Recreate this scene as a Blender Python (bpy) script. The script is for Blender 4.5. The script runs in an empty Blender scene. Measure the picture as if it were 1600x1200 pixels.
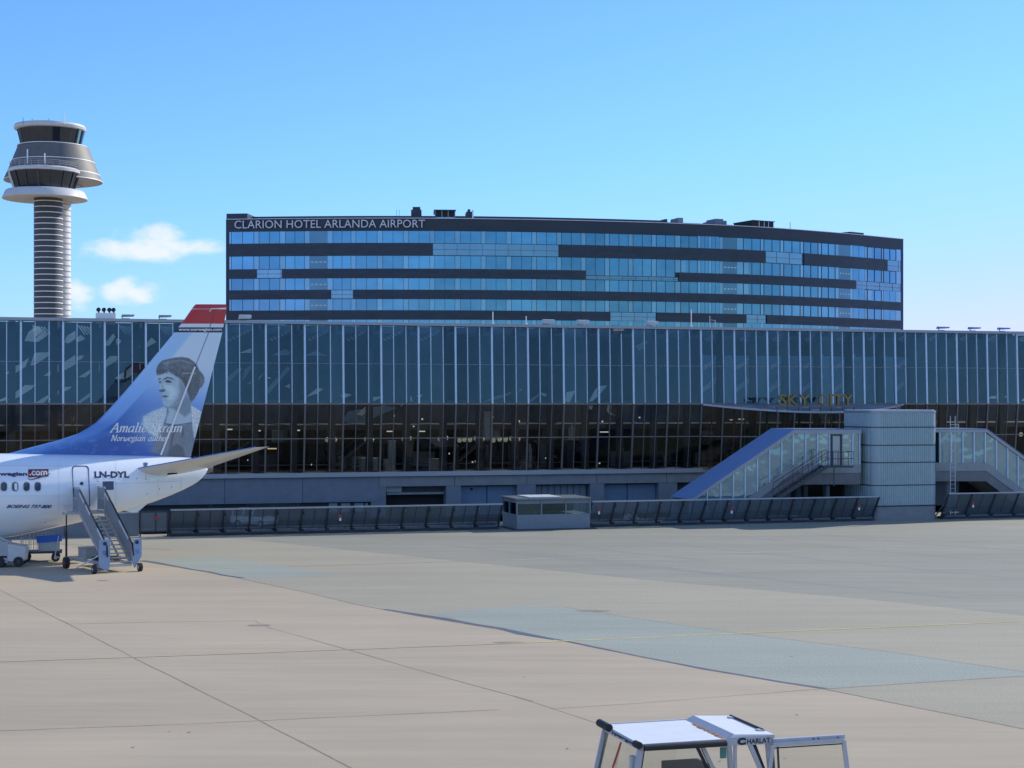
import bpy, math, random
from mathutils import Vector, Matrix
S = bpy.context.scene
C = S.collection
R = math.radians
rnd = random.Random(7)

# ------------------------------------------------------------------ camera
F = 2600.0; H = 7.83; HY = 631.0
cd = bpy.data.cameras.new('Camera'); cam = bpy.data.objects.new('Camera', cd); C.objects.link(cam)
cd.sensor_fit = 'HORIZONTAL'; cd.sensor_width = 36; cd.lens = 36 * F / 1600
cd.shift_y = (HY - 600) / 1600
cd.clip_start = 0.5; cd.clip_end = 12000
cam.location = (0, 0, H); cam.rotation_euler = (R(90), 0, 0)
S.camera = cam

# ------------------------------------------------------------------ light
AZ, EL = R(50), R(30)
sunv = Vector((math.sin(AZ) * math.cos(EL), math.cos(AZ) * math.cos(EL), math.sin(EL)))
sl = bpy.data.lights.new('Sun', 'SUN'); sl.energy = 3.9; sl.angle = R(0.5); sl.color = (1, 0.925, 0.78)
so = bpy.data.objects.new('Sun', sl); C.objects.link(so)
so.rotation_euler = (-sunv).to_track_quat('-Z', 'Y').to_euler()
so.location = (200, 200, 200)
S.view_settings.view_transform = 'Standard'; S.view_settings.look = 'None'
S.view_settings.gamma = 1; S.view_settings.exposure = 0.35
W = bpy.data.worlds.new('World'); S.world = W; W.use_nodes = True
nt = W.node_tree; N = nt.nodes; L = nt.links; N.clear()
wo = N.new('ShaderNodeOutputWorld'); bg = N.new('ShaderNodeBackground'); bg.inputs[1].default_value = 0.12
sky = N.new('ShaderNodeTexSky'); sky.sky_type = 'NISHITA'; sky.sun_disc = False
sky.sun_elevation = EL; sky.sun_rotation = AZ
sky.altitude = 0; sky.air_density = 1.0; sky.dust_density = 0.15; sky.ozone_density = 3.5
def wm(op, a, b=None, c=None):
    n = N.new('ShaderNodeMath'); n.operation = op
    for i, v in enumerate((a, b, c)):
        if v is None: continue
        if isinstance(v, (int, float)): n.inputs[i].default_value = v
        else: L.new(v, n.inputs[i])
    return n.outputs[0]
tc = N.new('ShaderNodeTexCoord'); sp = N.new('ShaderNodeSeparateXYZ'); L.new(tc.outputs['Generated'], sp.inputs[0])
yy = wm('MAXIMUM', sp.outputs[1], 0.05)
uu_ = wm('DIVIDE', sp.outputs[0], yy); vv_ = wm('DIVIDE', sp.outputs[2], yy)
cmb = N.new('ShaderNodeCombineXYZ'); L.new(uu_, cmb.inputs[0]); L.new(wm('MULTIPLY', vv_, 1.7), cmb.inputs[1])
nz = N.new('ShaderNodeTexNoise'); nz.inputs['Scale'].default_value = 55; nz.inputs['Detail'].default_value = 7
nz.inputs['Roughness'].default_value = 0.52; L.new(cmb.outputs[0], nz.inputs[0])
tot = None
for (cx, cy, rx, ry) in ((222, 390, 100, 20), (236, 376, 62, 26), (290, 386, 62, 15), (207, 458, 50, 20), (200, 446, 24, 18), (118, 464, 30, 24)):
    a = wm('DIVIDE', wm('SUBTRACT', uu_, (cx - 800) / F), rx / F)
    b = wm('DIVIDE', wm('SUBTRACT', vv_, (HY - cy) / F), ry / F)
    r2 = wm('ADD', wm('MULTIPLY', a, a), wm('MULTIPLY', b, b))
    e = wm('SUBTRACT', 1.0, r2)
    tot = e if tot is None else wm('MAXIMUM', tot, e)
tot = wm('MAXIMUM', tot, -2.0)
m = wm('ADD', tot, wm('MULTIPLY', wm('SUBTRACT', nz.outputs[0], 0.5), 3.4))
mr = N.new('ShaderNodeMapRange'); mr.interpolation_type = 'SMOOTHSTEP'
L.new(m, mr.inputs[0]); mr.inputs[1].default_value = -0.45; mr.inputs[2].default_value = 1.35
mr.inputs[4].default_value = 0.84
mx = N.new('ShaderNodeMix'); mx.data_type = 'RGBA'
L.new(wm('MULTIPLY', mr.outputs[0], wm('GREATER_THAN', sp.outputs[1], 0.1)), mx.inputs[0])
hs = N.new('ShaderNodeHueSaturation'); hs.inputs['Saturation'].default_value = 1.0; L.new(sky.outputs[0], hs.inputs['Color'])
tn = N.new('ShaderNodeVectorMath'); tn.operation = 'MULTIPLY'; L.new(hs.outputs[0], tn.inputs[0]); tn.inputs[1].default_value = (.585, .825, 1.26)
sg = N.new('ShaderNodeSeparateXYZ'); L.new(tn.outputs[0], sg.inputs[0]); cg_ = N.new('ShaderNodeCombineXYZ')
L.new(sg.outputs[0], cg_.inputs[0]); L.new(wm('SMOOTH_MIN', wm('MULTIPLY', sg.outputs[1], 1.06), 5.4, 2.0), cg_.inputs[1]); L.new(sg.outputs[2], cg_.inputs[2])
L.new(cg_.outputs[0], mx.inputs[6]); mx.inputs[7].default_value = (6.3, 6.4, 6.7, 1)
# unseen broken cumulus behind the viewpoint, added to lift the fill on shaded faces
nb_ = N.new('ShaderNodeTexNoise'); nb_.inputs['Scale'].default_value = 2.6; nb_.inputs['Detail'].default_value = 8; L.new(tc.outputs['Generated'], nb_.inputs[0])
mb_ = N.new('ShaderNodeMapRange'); mb_.interpolation_type = 'SMOOTHSTEP'; L.new(nb_.outputs[0], mb_.inputs[0]); mb_.inputs[1].default_value = .52; mb_.inputs[2].default_value = .64
fb_ = N.new('ShaderNodeMapRange'); fb_.interpolation_type = 'SMOOTHSTEP'; L.new(sp.outputs[1], fb_.inputs[0]); fb_.inputs[1].default_value = -.05; fb_.inputs[2].default_value = -.4
fz_ = N.new('ShaderNodeMapRange'); fz_.interpolation_type = 'SMOOTHSTEP'; L.new(sp.outputs[2], fz_.inputs[0]); fz_.inputs[1].default_value = .22; fz_.inputs[2].default_value = .40
m2 = N.new('ShaderNodeMix'); m2.data_type = 'RGBA'; L.new(wm('MULTIPLY', mb_.outputs[0], wm('MULTIPLY', fb_.outputs[0], fz_.outputs[0])), m2.inputs[0])
L.new(mx.outputs[2], m2.inputs[6]); m2.inputs[7].default_value = (8.4, 9.4, 11.0, 1)
L.new(m2.outputs[2], bg.inputs[0]); L.new(bg.outputs[0], wo.inputs[0])

# ------------------------------------------------------------------ helpers
def lin(c):
    return tuple(((v / 255) / 12.92 if v / 255 <= 0.04045 else ((v / 255 + 0.055) / 1.055) ** 2.4) for v in c)
MATS = {}
def mat(name, col, rough=0.6, metal=0.0, var=0.12, scale=3.0, stretch=(1, 1, 1), bump=0.0, coat=0.0, spec=0.5, fine=0.0, emit=0.0):
    if name in MATS: return MATS[name]
    m = bpy.data.materials.new(name); m.use_nodes = True; MATS[name] = m
    t = m.node_tree; p = t.nodes['Principled BSDF']
    p.inputs['Roughness'].default_value = rough; p.inputs['Metallic'].default_value = metal
    p.inputs['Specular IOR Level'].default_value = spec
    if coat: p.inputs['Coat Weight'].default_value = coat; p.inputs['Coat Roughness'].default_value = 0.12
    g = t.nodes.new('ShaderNodeNewGeometry'); mp = t.nodes.new('ShaderNodeMapping'); mp.inputs['Scale'].default_value = stretch
    t.links.new(g.outputs['Position'], mp.inputs[0])
    n1 = t.nodes.new('ShaderNodeTexNoise'); n1.inputs['Scale'].default_value = scale; n1.inputs['Detail'].default_value = 8
    n1.inputs['Roughness'].default_value = 0.6
    t.links.new(mp.outputs[0], n1.inputs[0])
    r = t.nodes.new('ShaderNodeMapRange'); r.inputs[1].default_value = 0.25; r.inputs[2].default_value = 0.75
    r.inputs[3].default_value = 1 - var; r.inputs[4].default_value = 1 + var
    t.links.new(n1.outputs[0], r.inputs[0])
    v = t.nodes.new('ShaderNodeVectorMath'); v.operation = 'SCALE'; v.inputs[0].default_value = col[:3]
    t.links.new(r.outputs[0], v.inputs['Scale']); out = v.outputs[0]
    if fine:
        n2 = t.nodes.new('ShaderNodeTexNoise'); n2.inputs['Scale'].default_value = 45; n2.inputs['Detail'].default_value = 3
        t.links.new(g.outputs['Position'], n2.inputs[0])
        r2 = t.nodes.new('ShaderNodeMapRange'); r2.inputs[1].default_value = 0.3; r2.inputs[2].default_value = 0.7
        r2.inputs[3].default_value = 1 - fine; r2.inputs[4].default_value = 1 + fine
        t.links.new(n2.outputs[0], r2.inputs[0])
        v2 = t.nodes.new('ShaderNodeVectorMath'); v2.operation = 'SCALE'
        t.links.new(out, v2.inputs[0]); t.links.new(r2.outputs[0], v2.inputs['Scale']); out = v2.outputs[0]
    t.links.new(out, p.inputs['Base Color'])
    if bump:
        b = t.nodes.new('ShaderNodeBump'); b.inputs['Strength'].default_value = bump; b.inputs['Distance'].default_value = 0.05
        t.links.new(n1.outputs[0], b.inputs['Height']); t.links.new(b.outputs[0], p.inputs['Normal'])
    if emit:
        p.inputs['Emission Color'].default_value = (*col[:3], 1); p.inputs['Emission Strength'].default_value = emit
    return m
def glass(name, tint=(0.7, 0.75, 0.78), refl=(0.9, 0.95, 1), base=0.08, rough=0.01, wav=0.02, wscale=0.6):
    if name in MATS: return MATS[name]
    m = bpy.data.materials.new(name); m.use_nodes = True; MATS[name] = m
    t = m.node_tree; t.nodes.clear(); o = t.nodes.new('ShaderNodeOutputMaterial')
    tr = t.nodes.new('ShaderNodeBsdfTransparent'); tr.inputs[0].default_value = (*tint, 1)
    gl = t.nodes.new('ShaderNodeBsdfGlossy'); gl.inputs['Color'].default_value = (*refl, 1); gl.inputs['Roughness'].default_value = rough
    fr = t.nodes.new('ShaderNodeFresnel'); fr.inputs[0].default_value = 1.5
    ad = t.nodes.new('ShaderNodeMath'); ad.operation = 'MULTIPLY_ADD'; ad.use_clamp = True
    ad.inputs[1].default_value = 1.4
    oi = t.nodes.new('ShaderNodeObjectInfo'); rr_ = t.nodes.new('ShaderNodeMapRange'); rr_.inputs[3].default_value = base - .065; rr_.inputs[4].default_value = base - .025
    t.links.new(oi.outputs['Random'], rr_.inputs[0]); t.links.new(rr_.outputs[0], ad.inputs[2])
    t.links.new(fr.outputs[0], ad.inputs[0])
    ms = t.nodes.new('ShaderNodeMixShader'); t.links.new(ad.outputs[0], ms.inputs[0])
    t.links.new(tr.outputs[0], ms.inputs[1]); t.links.new(gl.outputs[0], ms.inputs[2]); t.links.new(ms.outputs[0], o.inputs[0])
    g = t.nodes.new('ShaderNodeNewGeometry'); n1 = t.nodes.new('ShaderNodeTexNoise'); n1.inputs['Scale'].default_value = wscale
    n1.inputs['Detail'].default_value = 2
    t.links.new(g.outputs['Position'], n1.inputs[0]); b = t.nodes.new('ShaderNodeBump')
    b.inputs['Strength'].default_value = wav; b.inputs['Distance'].default_value = 1.0
    t.links.new(n1.outputs[0], b.inputs['Height']); t.links.new(b.outputs[0], gl.inputs['Normal'])
    return m
def mirror_glass(name, dark, refl, fac, rough=0.03, wav=0.03, wscale=0.35):
    if name in MATS: return MATS[name]
    m = bpy.data.materials.new(name); m.use_nodes = True; MATS[name] = m
    t = m.node_tree; t.nodes.clear(); o = t.nodes.new('ShaderNodeOutputMaterial')
    df = t.nodes.new('ShaderNodeBsdfDiffuse'); df.inputs[0].default_value = (*dark, 1)
    gl = t.nodes.new('ShaderNodeBsdfGlossy'); gl.inputs['Color'].default_value = (*refl, 1); gl.inputs['Roughness'].default_value = rough
    ms = t.nodes.new('ShaderNodeMixShader'); ms.inputs[0].default_value = fac
    t.links.new(df.outputs[0], ms.inputs[1]); t.links.new(gl.outputs[0], ms.inputs[2]); t.links.new(ms.outputs[0], o.inputs[0])
    g = t.nodes.new('ShaderNodeNewGeometry'); n1 = t.nodes.new('ShaderNodeTexNoise'); n1.inputs['Scale'].default_value = wscale
    t.links.new(g.outputs['Position'], n1.inputs[0]); b = t.nodes.new('ShaderNodeBump')
    b.inputs['Strength'].default_value = wav; b.inputs['Distance'].default_value = 1.0
    t.links.new(n1.outputs[0], b.inputs['Height']); t.links.new(b.outputs[0], gl.inputs['Normal'])
    n3 = t.nodes.new('ShaderNodeTexNoise'); n3.inputs['Scale'].default_value = 0.25; t.links.new(g.outputs['Position'], n3.inputs[0])
    r = t.nodes.new('ShaderNodeMapRange'); r.inputs[1].default_value = .3; r.inputs[2].default_value = .7
    r.inputs[3].default_value = fac * .88; r.inputs[4].default_value = min(1, fac * 1.1)
    t.links.new(n3.outputs[0], r.inputs[0])
    oi = t.nodes.new('ShaderNodeObjectInfo'); r4 = t.nodes.new('ShaderNodeMapRange'); r4.inputs[3].default_value = .82; r4.inputs[4].default_value = 1.12
    t.links.new(oi.outputs['Random'], r4.inputs[0]); mm = t.nodes.new('ShaderNodeMath'); mm.operation = 'MULTIPLY'
    t.links.new(r.outputs[0], mm.inputs[0]); t.links.new(r4.outputs[0], mm.inputs[1]); t.links.new(mm.outputs[0], ms.inputs[0])
    return m

class MB:
    def __init__(s): s.v = []; s.f = []
    def quad(s, a, b, c, d):
        n = len(s.v); s.v += [tuple(a), tuple(b), tuple(c), tuple(d)]; s.f.append((n, n + 1, n + 2, n + 3)); return s
    def box(s, x0, x1, y0, y1, z0, z1):
        n = len(s.v)
        for z in (z0, z1):
            for (x, y) in ((x0, y0), (x1, y0), (x1, y1), (x0, y1)): s.v.append((x, y, z))
        for q in ((0, 3, 2, 1), (4, 5, 6, 7), (0, 1, 5, 4), (1, 2, 6, 5), (2, 3, 7, 6), (3, 0, 4, 7)): s.f.append(tuple(n + i for i in q))
        return s
    def prism(s, a, b):                # two matching outlines (lists of 3d points) joined
        n = len(s.v); k = len(a); s.v += [tuple(p) for p in a] + [tuple(p) for p in b]
        s.f.append(tuple(n + i for i in range(k))[::-1]); s.f.append(tuple(n + k + i for i in range(k)))
        for i in range(k):
            j = (i + 1) % k; s.f.append((n + i, n + j, n + k + j, n + k + i))
        return s
    def bar(s, p, q, w, h=None, up=(0, 0, 1)):
        p = Vector(p); q = Vector(q); h = h or w; d = (q - p).normalized(); up = Vector(up)
        if abs(d.dot(up)) > .99: up = Vector((0, 1, 0))
        a = d.cross(up).normalized() * w / 2; b = a.cross(d).normalized() * h / 2
        o = [a + b, a - b, -a - b, -a + b]
        return s.prism([p + x for x in o], [q + x for x in o])
    def tube(s, p, q, r, n=10, r2=None):
        p = Vector(p); q = Vector(q); d = (q - p).normalized(); up = Vector((0, 0, 1)) if abs(d.z) < .9 else Vector((0, 1, 0))
        a = d.cross(up).normalized(); b = a.cross(d).normalized(); r2 = r if r2 is None else r2
        c = [math.cos(2 * math.pi * i / n) * a + math.sin(2 * math.pi * i / n) * b for i in range(n)]
        return s.prism([p + x * r for x in c], [q + x * r2 for x in c])
    def path(s, pts, r, n=6):
        for a, b in zip(pts, pts[1:]): s.tube(a, b, r, n)
        return s
    def lathe(s, prof, cx=0, cy=0, n=48, cap=True):
        st = len(s.v)
        for (r, z) in prof:
            for i in range(n):
                a = 2 * math.pi * i / n; s.v.append((cx + r * math.cos(a), cy + r * math.sin(a), z))
        for k in range(len(prof) - 1):
            for i in range(n):
                j = (i + 1) % n; a = st + k * n; b = a + n; s.f.append((a + i, a + j, b + j, b + i))
        if cap:
            s.f.append(tuple(st + i for i in range(n))[::-1]); s.f.append(tuple(st + (len(prof) - 1) * n + i for i in range(n)))
        return s
    def build(s, name, m, parent=None, smooth=False, loc=None):
        me = bpy.data.meshes.new(name); me.from_pydata(s.v, [], s.f); me.update()
        for mm in (m if isinstance(m, (list, tuple)) else [m]): me.materials.append(mm)
        return link(name, me, parent, smooth, loc)
def link(name, me, parent=None, smooth=False, loc=None):
    if smooth: me.polygons.foreach_set('use_smooth', [True] * len(me.polygons))
    o = bpy.data.objects.new(name, me); C.objects.link(o)
    if smooth:
        md = o.modifiers.new('split', 'EDGE_SPLIT'); md.split_angle = R(35)
    if loc is not None: o.location = loc
    if parent is not None: o.parent = parent
    return o
def cp(o, parent=None, loc=None):
    c = o.copy(); C.objects.link(c)
    if parent is not None: c.parent = parent
    if loc is not None: c.location = loc
    for ch in [x for x in o.children]: cp(ch, c)
    return c
def tag(o, label=None, cat=None, group=None, kind=None):
    if label: o['label'] = label
    if cat: o['category'] = cat
    if group: o['group'] = group
    if kind: o['kind'] = kind
    return o
def empty(name, loc, rz, label, cat, group=None):
    o = bpy.data.objects.new(name, None); C.objects.link(o); o.location = loc; o.rotation_euler = (0, 0, rz); o.empty_display_size = .5
    return tag(o, label, cat, group)
def text(s, size=1.0, shear=0.0, bold=0.0, ext=0.0, space=1.0):
    cu = bpy.data.curves.new('lettering', 'FONT'); cu.body = s; cu.size = size; cu.shear = shear; cu.offset = bold; cu.extrude = ext
    cu.space_character = space; cu.resolution_u = 3
    o = bpy.data.objects.new('lettering', cu); C.objects.link(o)
    dg = bpy.context.evaluated_depsgraph_get(); me = bpy.data.meshes.new_from_object(o.evaluated_get(dg))
    bpy.data.objects.remove(o); bpy.data.curves.remove(cu)
    return me
def fit(me, fn, w=1.0, h=1.0):         # normalise to [0,w]x[0,h], then map each vertex through fn(x, y, z)
    xs = [v.co.x for v in me.vertices]; ys = [v.co.y for v in me.vertices]
    x0, x1, y0, y1 = min(xs), max(xs), min(ys), max(ys)
    for v in me.vertices: v.co = Vector(fn((v.co.x - x0) / (x1 - x0) * w, (v.co.y - y0) / (y1 - y0) * h, v.co.z))
    return me
def lerp(tab, x):
    if x <= tab[0][0]: return tab[0][1]
    for (a, b), (c, d) in zip(tab, tab[1:]):
        if x <= c: return b + (d - b) * (x - a) / (c - a)
    return tab[-1][1]
def smooth_tab(tab, x):
    if x <= tab[0][0]: return tab[0][1]
    if x >= tab[-1][0]: return tab[-1][1]
    for i in range(len(tab) - 1):
        if x <= tab[i + 1][0]:
            x0, y0 = tab[i]; x1, y1 = tab[i + 1]; h = x1 - x0
            m0 = (y1 - tab[i - 1][1]) / (x1 - tab[i - 1][0]) if i > 0 else (y1 - y0) / h
            m1 = (tab[i + 2][1] - y0) / (tab[i + 2][0] - x0) if i + 2 < len(tab) else (y1 - y0) / h
            t = (x - x0) / h
            return (2*t**3-3*t**2+1)*y0 + (t**3-2*t**2+t)*h*m0 + (-2*t**3+3*t**2)*y1 + (t**3-t**2)*h*m1
def at(px, py, Y): return Vector(((px - 800) / F * Y, Y, H - (py - HY) / F * Y))
def gnd(px, py, z=0.0):
    Y = F * (H - z) / (py - HY); return Vector(((px - 800) / F * Y, Y, z))

# ------------------------------------------------------------------ ground
def ground_mat(name, col, var=.1, warm=None, streak=.1, grain=.08, crack=0.0, gscale=30, rough=.85):
    m = bpy.data.materials.new(name); m.use_nodes = True
    t = m.node_tree; p = t.nodes['Principled BSDF']; p.inputs['Roughness'].default_value = rough
    p.inputs['Specular IOR Level'].default_value = .3
    g = t.nodes.new('ShaderNodeNewGeometry')
    def noise(scale, st, det=6, rough=.6, rot=0.29):
        mp = t.nodes.new('ShaderNodeMapping'); mp.inputs['Scale'].default_value = st; mp.inputs['Rotation'].default_value = (0, 0, -rot)
        mp.vector_type = 'POINT'
        t.links.new(g.outputs['Position'], mp.inputs[0])
        n = t.nodes.new('ShaderNodeTexNoise'); n.inputs['Scale'].default_value = scale; n.inputs['Detail'].default_value = det
        n.inputs['Roughness'].default_value = rough; t.links.new(mp.outputs[0], n.inputs[0]); return n.outputs[0]
    def rng(v, a, b, lo=.3, hi=.7):
        r = t.nodes.new('ShaderNodeMapRange'); r.inputs[1].default_value = lo; r.inputs[2].default_value = hi
        r.inputs[3].default_value = a; r.inputs[4].default_value = b; t.links.new(v, r.inputs[0]); return r.outputs[0]
    def mul(a, b):
        n = t.nodes.new('ShaderNodeMath'); n.operation = 'MULTIPLY'; t.links.new(a, n.inputs[0]); t.links.new(b, n.inputs[1]); return n.outputs[0]
    f = rng(noise(.05, (1, 1, 1)), 1 - var, 1 + var)
    f = mul(f, rng(noise(.35, (.16, 1, 1), 8, .65), 1 - streak, 1 + streak))
    f = mul(f, rng(noise(1.6, (.12, 1.3, 1), 4, .6, -.05), 1 - streak * .7, 1 + streak * .5))
    f = mul(f, rng(noise(gscale, (1, 1, 1), 2, .5), 1 - grain, 1 + grain, .25, .75))
    f = mul(f, rng(noise(1.2, (.6, 1.6, 1), 10, .75), .80, 1.0, .26, .36))
    mx = t.nodes.new('ShaderNodeMix'); mx.data_type = 'RGBA'
    t.links.new(rng(noise(.09, (.6, 1, 1), 5, .6, .8), 0, 1), mx.inputs[0])
    mx.inputs[6].default_value = (*col, 1); mx.inputs[7].default_value = (*(warm or col), 1)
    v = t.nodes.new('ShaderNodeVectorMath'); v.operation = 'SCALE'; t.links.new(mx.outputs[2], v.inputs[0]); t.links.new(f, v.inputs['Scale'])
    t.links.new(v.outputs[0], p.inputs['Base Color'])
    b = t.nodes.new('ShaderNodeBump'); b.inputs['Strength'].default_value = .25; b.inputs['Distance'].default_value = .01
    t.links.new(noise(gscale, (1, 1, 1), 3), b.inputs['Height']); t.links.new(b.outputs[0], p.inputs['Normal'])
    return m
m_conc = ground_mat('apron concrete', (.405, .345, .252), .07, (.44, .368, .266), .08, .08)
m_asph = ground_mat('light asphalt', (.352, .327, .248), .06, (.346, .316, .24), .07, .18, gscale=16)
m_asph2 = ground_mat('grey asphalt', (.262, .262, .213), .07, (.285, .276, .222), .10, .14, gscale=16)
m_patch = ground_mat('bluish pavement patch', (.295, .325, .28), .06, (.31, .335, .285), .07, .18, gscale=14)
m_road = ground_mat('service road', (.16, .16, .165), .08, None, .08, .1)
def sheet(name, pts, m, z, kind='structure'):
    mb = MB(); mb.v = [(p[0], p[1], 0) for p in pts]; mb.f = [tuple(range(len(pts)))]
    o = mb.build(name, m, None, loc=(0, 0, z * .35)); o['kind'] = kind; return o
me = MB(); 
sheet('ground', [(-3000, -800), (3000, -800), (3000, 6000), (-3000, 6000)], m_conc, 0)
bnd = [(-420, 818), (-200, 836), (89, 850), (150, 863), (215, 876), (300, 890), (376, 904), (480, 926), (560, 945), (650, 962), (800, 987), (900, 1005), (1000, 1026), (1100, 1046), (1200, 1063), (1290, 1077), (1400, 1099), (1600, 1139), (2000, 1215)]
far = [(260, 330), (-260, 175)]
sheet('asphalt_apron', [gnd(*p) for p in bnd] + [Vector((120, 60, 0)), Vector((260, 190, 0)), Vector((-40, 99, 0)), Vector((-60, 96, 0))], m_asph, .004)
b2 = [(-60, 822), (100, 829), (250, 836), (385, 843), (600, 865), (800, 885), (1000, 905), (1350, 936), (1600, 962), (2000, 1000)]
sheet('grey_asphalt_apron', [gnd(*p) for p in b2] + [Vector((260, 190, 0)), Vector((0, 106, 0)), Vector((-25, 99, 0))], m_asph2, .008)
sheet('pavement_patch', [gnd(*p) for p in [(670, 957), (800, 948), (882, 949), (1020, 970), (1150, 989), (1400, 1020), (1600, 1050), (1640, 1055), (1600, 1057), (1450, 1066), (1290, 1076), (1200, 1062), (1100, 1045), (1000, 1025), (900, 1004), (800, 986), (735, 973)]], m_patch, .012)
sheet('pavement_patch', [gnd(*p) for p in [(222, 874), (350, 871), (440, 884), (530, 900), (450, 903), (378, 903), (300, 889)]], m_patch, .012)
m_seam = mat('tar seam', (.27, .238, .19), .9, var=.3)
m_seamf = mat('old joint', (.37, .318, .235), .9, var=.25)
m_tar = mat('bluish tar', (.10, .11, .14), .6, var=.3)
m_yel = mat('worn yellow paint', (.60, .50, .16), .8, var=.3, scale=1.2)
m_yel2 = mat('faint yellow paint', (.44, .385, .235), .8, var=.1, scale=1.2)
m_pale = mat('faint pale paint', (.42, .40, .34), .8, var=.2)
NS = [0]
def strip(name, pts, w, m, z, wob=0.0, w1=None):
    NS[0] += 1; z = z + NS[0] * .0002
    P = [gnd(*p) for p in pts]; Q = []
    for a, b in zip(P, P[1:]):
        k = max(1, int((b - a).length / 1.5))
        for i in range(k): Q.append(a.lerp(b, i / k))
    Q.append(P[-1]); mb = MB(); row = []
    for i, q in enumerate(Q):
        d = (Q[min(i + 1, len(Q) - 1)] - Q[max(i - 1, 0)]).normalized(); n = Vector((-d.y, d.x, 0))
        ww = w + ((w1 or w) - w) * i / max(1, len(Q) - 1)
        ww *= 1 + wob * rnd.uniform(-1, 1); c = q + n * rnd.uniform(-1, 1) * wob * w
        row.append((c + n * ww / 2, c - n * ww / 2))
    for a, b in zip(row, row[1:]): mb.quad((*a[1].xy, 0), (*b[1].xy, 0), (*b[0].xy, 0), (*a[0].xy, 0))
    o = mb.build(name, m, loc=(0, 0, z * .35)); o['kind'] = 'structure'; return o
strip('tar_seam', bnd[3:], .06, m_seam, .016, .4)
strip('tar_seam', [(222, 876), (300, 889), (376, 903.5)], .32, m_tar, .018, .5)
strip('tar_seam', [(600, 952), (650, 961), (735, 974.5), (820, 990), (870, 999)], .30, m_tar, .018, .5)
strip('tar_seam', [(870, 999), (1000, 1025.5), (1100, 1045.5), (1290, 1076.5)], .14, m_tar, .018, .4)
strip('pavement_joint', [(-40, 900), (20, 932), (105, 974), (210, 1028), (300, 1073), (400, 1123), (550, 1201), (620, 1240)], .035, m_seam, .014, .5)
strip('pavement_joint', [(415, 979), (550, 1017), (700, 1060), (800, 1087)], .03, m_seam, .014, .5)
strip('pavement_joint', [(800, 1087), (830, 1096)], .09, m_seam, .015, .5)
strip('pavement_joint', [(830, 1096), (935, 1131)], .03, m_seamf, .014, .5)
strip('pavement_joint', [(0, 1142), (300, 1131), (540, 1120), (780, 1109)], .035, m_seamf, .0145, .6)
strip('pavement_joint', [(100, 975), (250, 972), (400, 970), (410, 977)], .04, m_seamf, .0145, .6)
strip('pavement_joint', [(860, 1108), (1010, 1098), (1200, 1083), (1290, 1076)], .035, m_seamf, .0145, .6)
strip('pavement_joint', [(882, 949), (1020, 970), (1150, 989), (1400, 1020), (1600, 1050)], .06, m_seam, .016, .5)
strip('pavement_joint', [(1290, 1076.5), (1450, 1066), (1620, 1055)], .05, m_seam, .016, .5)
strip('pavement_joint', [(89, 850), (180, 855), (269, 859)], .12, m_seam, .016, .5)
for (a, b) in (((860, 848), (1100, 875)), ((980, 842), (1600, 905)), ((1150, 838), (1600, 880)), ((820, 862), (1500, 935)), ((1250, 832), (1600, 861)), ((700, 852), (1250, 910))):
    strip('pavement_joint', [a, ((a[0] + b[0]) / 2, (a[1] + b[1]) / 2 + 2), b], .22, mat('wide faint joint', (.245, .232, .225), .9, var=.15), .013, .3)
strip('apron_marking', [(-20, 1034.7), (300, 1024), (800, 1005.5)], .13, m_yel2, .022)
strip('apron_marking', [(800, 1005.5), (1100, 992), (1600, 971), (1700, 967)], .11, m_yel, .022, .15)
strip('apron_marking', [(800, 875), (1200, 863), (1640, 852)], .16, m_pale, .022, .2)
strip('apron_marking', [(330, 889), (800, 875)], .10, m_yel2, .022, .2)
strip('apron_marking', [(1175, 840), (1640, 847.5)], .18, m_pale, .022, .2)
def stain(px, py, w, d, m=m_seam, name='drain_cover'):
    p = gnd(px, py); mb = MB(); n = 14
    mb.v = [(math.cos(6.283 * i / n) * w / 2 * rnd.uniform(.8, 1.1), math.sin(6.283 * i / n) * d / 2 * rnd.uniform(.8, 1.1), 0) for i in range(n)]; mb.f = [tuple(range(n))]
    o = mb.build(name, m, loc=(p.x, p.y, .0105)); o['kind'] = 'structure'
stain(405, 977, .9, .5); stain(797, 1004, 1.1, .35); stain(925, 954.5, 1.3, .6, m_seam); stain(160, 907, .5, .3)
for k in range(12):
    stain(rnd.uniform(10, 1300), rnd.uniform(1000, 1190), rnd.uniform(.05, .14), rnd.uniform(.04, .1), m_seam, 'oil_spot')

# ------------------------------------------------------------------ frame of the terminal: u along, q behind the fence line, w up
K = 0.298; AL = math.atan(K); ca, sa = math.cos(AL), math.sin(AL); Y0 = 104.5
def TU(px, q):
    t = (px - 800) / F
    return (t * (Y0 + q * ca) + q * sa) / (ca - t * sa)
def TYd(u, q): return Y0 + u * sa + q * ca
def TW(px, py, q): return H - (py - HY) / F * TYd(TU(px, q), q)
def T(px, py, q): return (TU(px, q), q, TW(px, py, q))
def tworld(u, q, w=0): return Vector((u * ca - q * sa, Y0 + u * sa + q * ca, w))

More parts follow.
